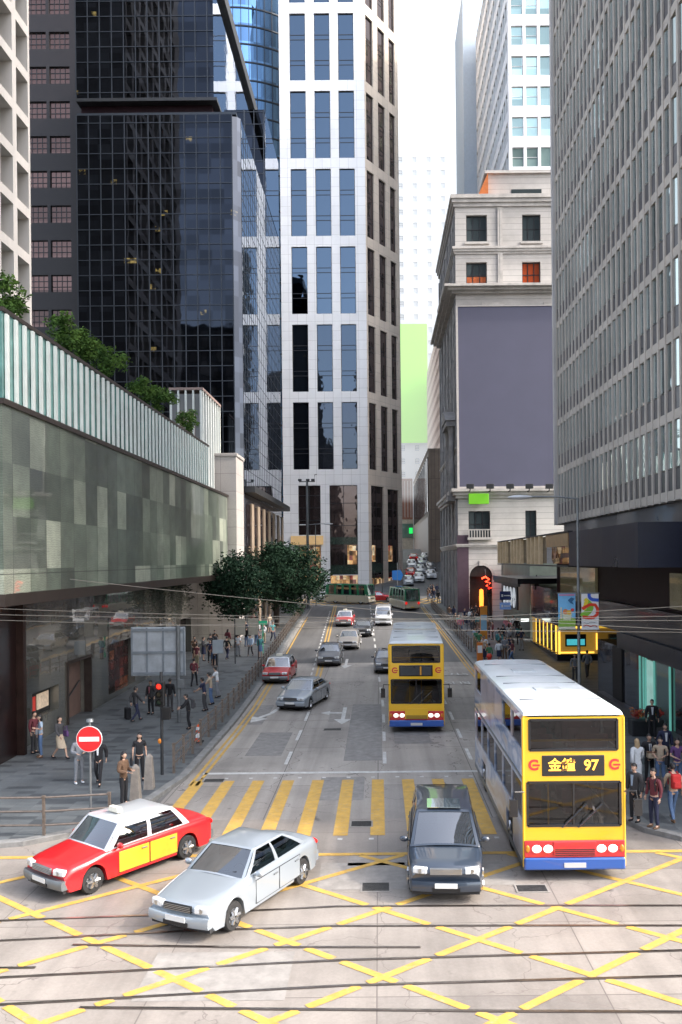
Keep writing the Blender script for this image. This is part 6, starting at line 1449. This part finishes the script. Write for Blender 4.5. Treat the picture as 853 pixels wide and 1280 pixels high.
def carry(name,label,cat,per,off,mk,col):
    e=empty(name,(0,0,0)); c,s=math.cos(per.rotation_euler.z),math.sin(per.rotation_euler.z); q=Vector(off)*per.scale.x
    e.location=per.location+Vector((q.x*c-q.y*s,q.x*s+q.y*c,q.z)); e.rotation_euler.z=per.rotation_euler.z; tag(e,label,cat); mk(e,cloth(col)); return e
def handbag(e,m): MB().box(0,0,0,.10,.30,.24,taper=.85).build('bag_body',m,e,bevel=.03); MB().tube([(0,-.1,.1),(0,-.07,.28),(0,.07,.28),(0,.1,.1)],.012,6).build('strap',m,e)
def backpack(e,m): MB().box(0,.0,0,.30,.16,.44).build('bag_body',m,e,bevel=.06,segs=3); MB().box(0,.10,-.08,.22,.06,.2).build('pocket',m,e,bevel=.03); MB().tube([(-.1,-.06,.2),(-.11,-.20,.24),(-.12,-.31,.1),(-.12,-.27,-.15)],.02,6).tube([(.1,-.06,.2),(.11,-.20,.24),(.12,-.31,.1),(.12,-.27,-.15)],.02,6).build('strap',m,e)
def suitcase(e,m): MB().box(0,0,.32,.26,.42,.56).build('case',m,e,bevel=.04); MB().tube([(0,-.12,.6),(0,-.12,.95),(0,.12,.95),(0,.12,.6)],.012,6).build('pull_handle',M_grey,e); MB().ball((0,-.16,.03),(.04,.04,.04)).ball((0,.16,.03),(.04,.04,.04)).build('wheels',M_tyre,e)
def gp(px,py): g=G(px,py); return g.x,g.y
# left pavement, named one by one
def man(px,py,*a,**k): x,y=gp(px,py); return person(x,y,*a,**k)
man(43,946,75,'person in maroon top standing behind the two women by the store corner','stand',top=('blouse','maroon'),legs=('trousers','charcoal'))
a=man(51,951,-60,'woman with long dark hair, pale blue top and jeans beside the store corner','phone',True,top=('shirt','pale blue'),legs=('trousers','denim'),hair='long',shoe='brown')
carry('handbag','white handbag on the arm of the woman in jeans','bag',a,(-.30,0,1.0),handbag,'white')
a=man(75,954,60,'woman with long black hair in dark top and pale skirt with her back turned','walk',True,top=('blouse','charcoal'),legs=('skirt','beige'),hair='long')
carry('handbag','purple bag carried by the woman in the pale skirt','bag',a,(.30,0,1.0),handbag,'purple')
man(99,984,35,'woman in pale grey suit reaching forward beside the no entry sign','hold',True,top=('jacket','grey'),legs=('trousers','grey'),hair='bun',shoe='white')
man(124,987,5,'man in black suit and open white shirt walking past the no entry sign','walk',top=('jacket','black'),legs=('trousers','black'),inner=('white','white'))
a=man(175,981,20,'slim woman in black with long hair standing by the bollards','stand',True,top=('shirt','black'),legs=('trousers','black'),hair='long')
carry('handbag','small black handbag hanging at the slim woman in black','bag',a,(-.29,-.03,.72),handbag,'black')
man(155,1012,70,'woman in dark brown jacket waiting beside the nearer bollard','hold',True,top=('jacket','brown'),legs=('trousers','black'),hair='long')
a=man(170,906,140,'man in dark clothes pulling a black suitcase along the left pavement','walk',top=('jacket','charcoal'),legs=('trousers','navy'))
x,y=gp(160,902); e=empty('suitcase',(x,y,.14),R(30)); tag(e,'black wheeled suitcase beside the man on the left pavement','suitcase'); suitcase(e,cloth('black'))
man(189,896,-20,'man in dark suit with pale shirt facing the suitcase man','stand',top=('jacket','charcoal'),legs=('trousers','black'),inner=('pink','maroon'))
man(213,893,170,'man in black with his back turned under the big sign panel','stand',top=('jacket','black'),legs=('trousers','charcoal'))
man(243,861,175,'person in dark maroon walking away beside the small pale sign','walk2',top=('blouse','maroon'),legs=('trousers','black'))
man(256,892,-100,'person in dark blue leaning on the left railing nearest the crossing','lean',top=('shirt','navy'),legs=('trousers','charcoal'))
man(264,884,-95,'person in beige leaning second along the left railing','lean',True,top=('shirt','beige'),legs=('trousers','denim'),hair='bun')
man(272,875,-100,'person in white shirt leaning third along the left railing','lean',top=('shirt','white'),legs=('trousers','grey'))
a=man(236,915,-80,'person in black crouched close to the railing by the traffic cone','lean',top=('jacket','black'),legs=('trousers','black'),h=.95)
carry('backpack','dark backpack worn by the person near the traffic cone','backpack',a,(0,.22,1.25),backpack,'charcoal')
rng=random.Random(21); used=set()
def crowd(n,box,place,grp,hmin=.94,ok=None,tops=None):
    k=0; pts=[]; tries=0
    while k<n and tries<4000:
        tries+=1
        px=rng.uniform(box[0],box[1]); py=rng.uniform(box[2],box[3]); g=G(px,py)
        if ok and not ok(g.x,g.y): continue
        if any((g.x-q[0])**2+(g.y-q[1])**2<.55 for q in pts): continue
        fem=rng.random()<.45; tc=rng.choice(tops or ['white','white','pale blue','black','navy','grey','red','charcoal','pink','teal','beige','green','brown','maroon']); lc=rng.choice(['black','navy','denim','grey','charcoal','khaki','brown'])
        tk=rng.choice(['shirt','blouse','jacket']); lk_='skirt' if fem and rng.random()<.35 else 'trousers'
        ps_=rng.choice(['stand','walk','walk2','hold','phone']); rz=rng.choice([0,10,-15,170,185,160,30,-40,150,90,-90])
        face='facing forward' if abs(rz)<45 else 'back turned' if abs(rz)>120 else 'side on'
        lab=f"{'woman' if fem else 'man'} in {tc} {tk} and {lc} {lk_} {face} {place}"
        if lab in used: continue
        used.add(lab); pts.append((g.x,g.y)); k+=1
        person(g.x,g.y,rz,lab,ps_,fem,(tk,tc),(lk_,lc),rng.choice(['long','bun']) if fem else 'short',None,rng.choice(['black','brown','charcoal']),rng.uniform(hmin,1.04),grp)
crowd(12,(236,286,815,838),'by the store doors','people on the far left pavement',ok=lambda x,y:-14.8<x<-10,tops=['black','charcoal','navy','brown','maroon','grey'])
crowd(12,(284,345,790,826),'under the street trees','people under the street trees',ok=lambda x,y:-14<x<KL(y)-.8)
man(321,783,160,'person in bright white shirt at the end of the left railing','walk',top=('shirt','white'),legs=('trousers','navy'))
okR=lambda x,y:KR(y)+.7<x<12.3
crowd(30,(560,662,792,836),'below the stone arch','people crowding the right pavement',ok=okR)
crowd(14,(545,600,772,796),'past the stone arch','people at the far right corner',ok=okR,tops=['black','charcoal','navy','brown','white'])
rng2=random.Random(4)
for i in range(16):
    x=rng2.uniform(6.8,12); y=rng2.uniform(112.5,131); tc=['black','charcoal','navy','brown'][i%4]; lc=['black','navy','charcoal','denim'][(i//4)%4]
    person(x,y,rng2.choice([0,90,-90,180]),f'tiny dark figure in {tc} top and {lc} trousers crossing at the far junction',['walk','walk2','stand'][i%3],i%2==0,('jacket',tc),('trousers',lc),'short',None,'black',1,'people crossing at the far junction',z=gz(y)+.01)
# right corner group
man(794,1033,-50,'stout man in grey jacket over pale blue shirt waiting at the right kerb','stand',top=('jacket','charcoal'),legs=('trousers','black'),inner=('pale blue','pale blue'),h=1.0)
a=man(818,1041,-60,'young man in dark maroon top and jeans with a black backpack at the kerb','stand',top=('blouse','maroon'),legs=('trousers','navy'),shoe='brown')
carry('backpack','black backpack on the young man at the right kerb','backpack',a,(0,.21,1.25),backpack,'black')
a=man(842,1033,185,'person in dusty pink top and blue jeans seen from behind','walk2',top=('blouse','beige'),legs=('trousers','denim'),shoe='brown')
carry('backpack','red backpack on the person in blue jeans','backpack',a,(0,.21,1.25),backpack,'red')
man(797,993,185,'woman with fair hair in a long white top walking away beside the bus','walk',True,top=('jacket','white'),legs=('skirt','white'),hair='long',hairm=M_blond,shoe='beige')
a=man(812,985,0,'man in black suit and tie holding a small box before the planter','hold',top=('jacket','black'),legs=('trousers','black'),inner=('white','navy'))
carry('carton','small beige carton held by the man in the black suit','box',a,(0,-.33,1.08),lambda e,m:(MB().box(0,0,0,.34,.22,.18).build('carton_box',m,e,bevel=.01),MB().box(0,0,.1,.35,.23,.03).build('lid',cloth('brown'),e)),'beige')
a=man(826,990,-20,'man in beige shirt and jeans with a dark shoulder bag','hold',top=('shirt','beige'),legs=('trousers','denim'))
carry('shoulder_bag','dark shoulder bag on the man in the beige shirt','bag',a,(.2,-.17,.98),handbag,'black')
man(832,968,0,'man in dark suit standing behind the man in beige','stand',top=('jacket','navy'),legs=('trousers','black'),inner=('white','white'))
man(847,992,10,'woman in purple top and jeans at the right edge','hold',True,top=('shirt','purple'),legs=('trousers','denim'),hair='long')
x=11.75
person(11.7,36.2,-10,'man in dark suit standing close to the lit teal shop window','stand',top=('jacket','black'),legs=('trousers','black'),inner=('white','white'))
p=at(790,880,44); person(p.x-.1,43.5,20,'person in bright red shirt on the right pavement behind the near bus','walk',top=('shirt','red'),legs=('trousers','black'))
p=at(719,850,52); person(p.x,52,0,'man in grey shirt standing beside the tall lamp post','stand',top=('blouse','grey'),legs=('trousers','charcoal'))
p=at(748,845,52); person(p.x-.3,53.5,180,'man in grey jacket standing in for a reflection near the yellow lit shop','walk2',top=('jacket','grey'),legs=('trousers','charcoal'))  # figure added in place of a man's reflection in the dark wall
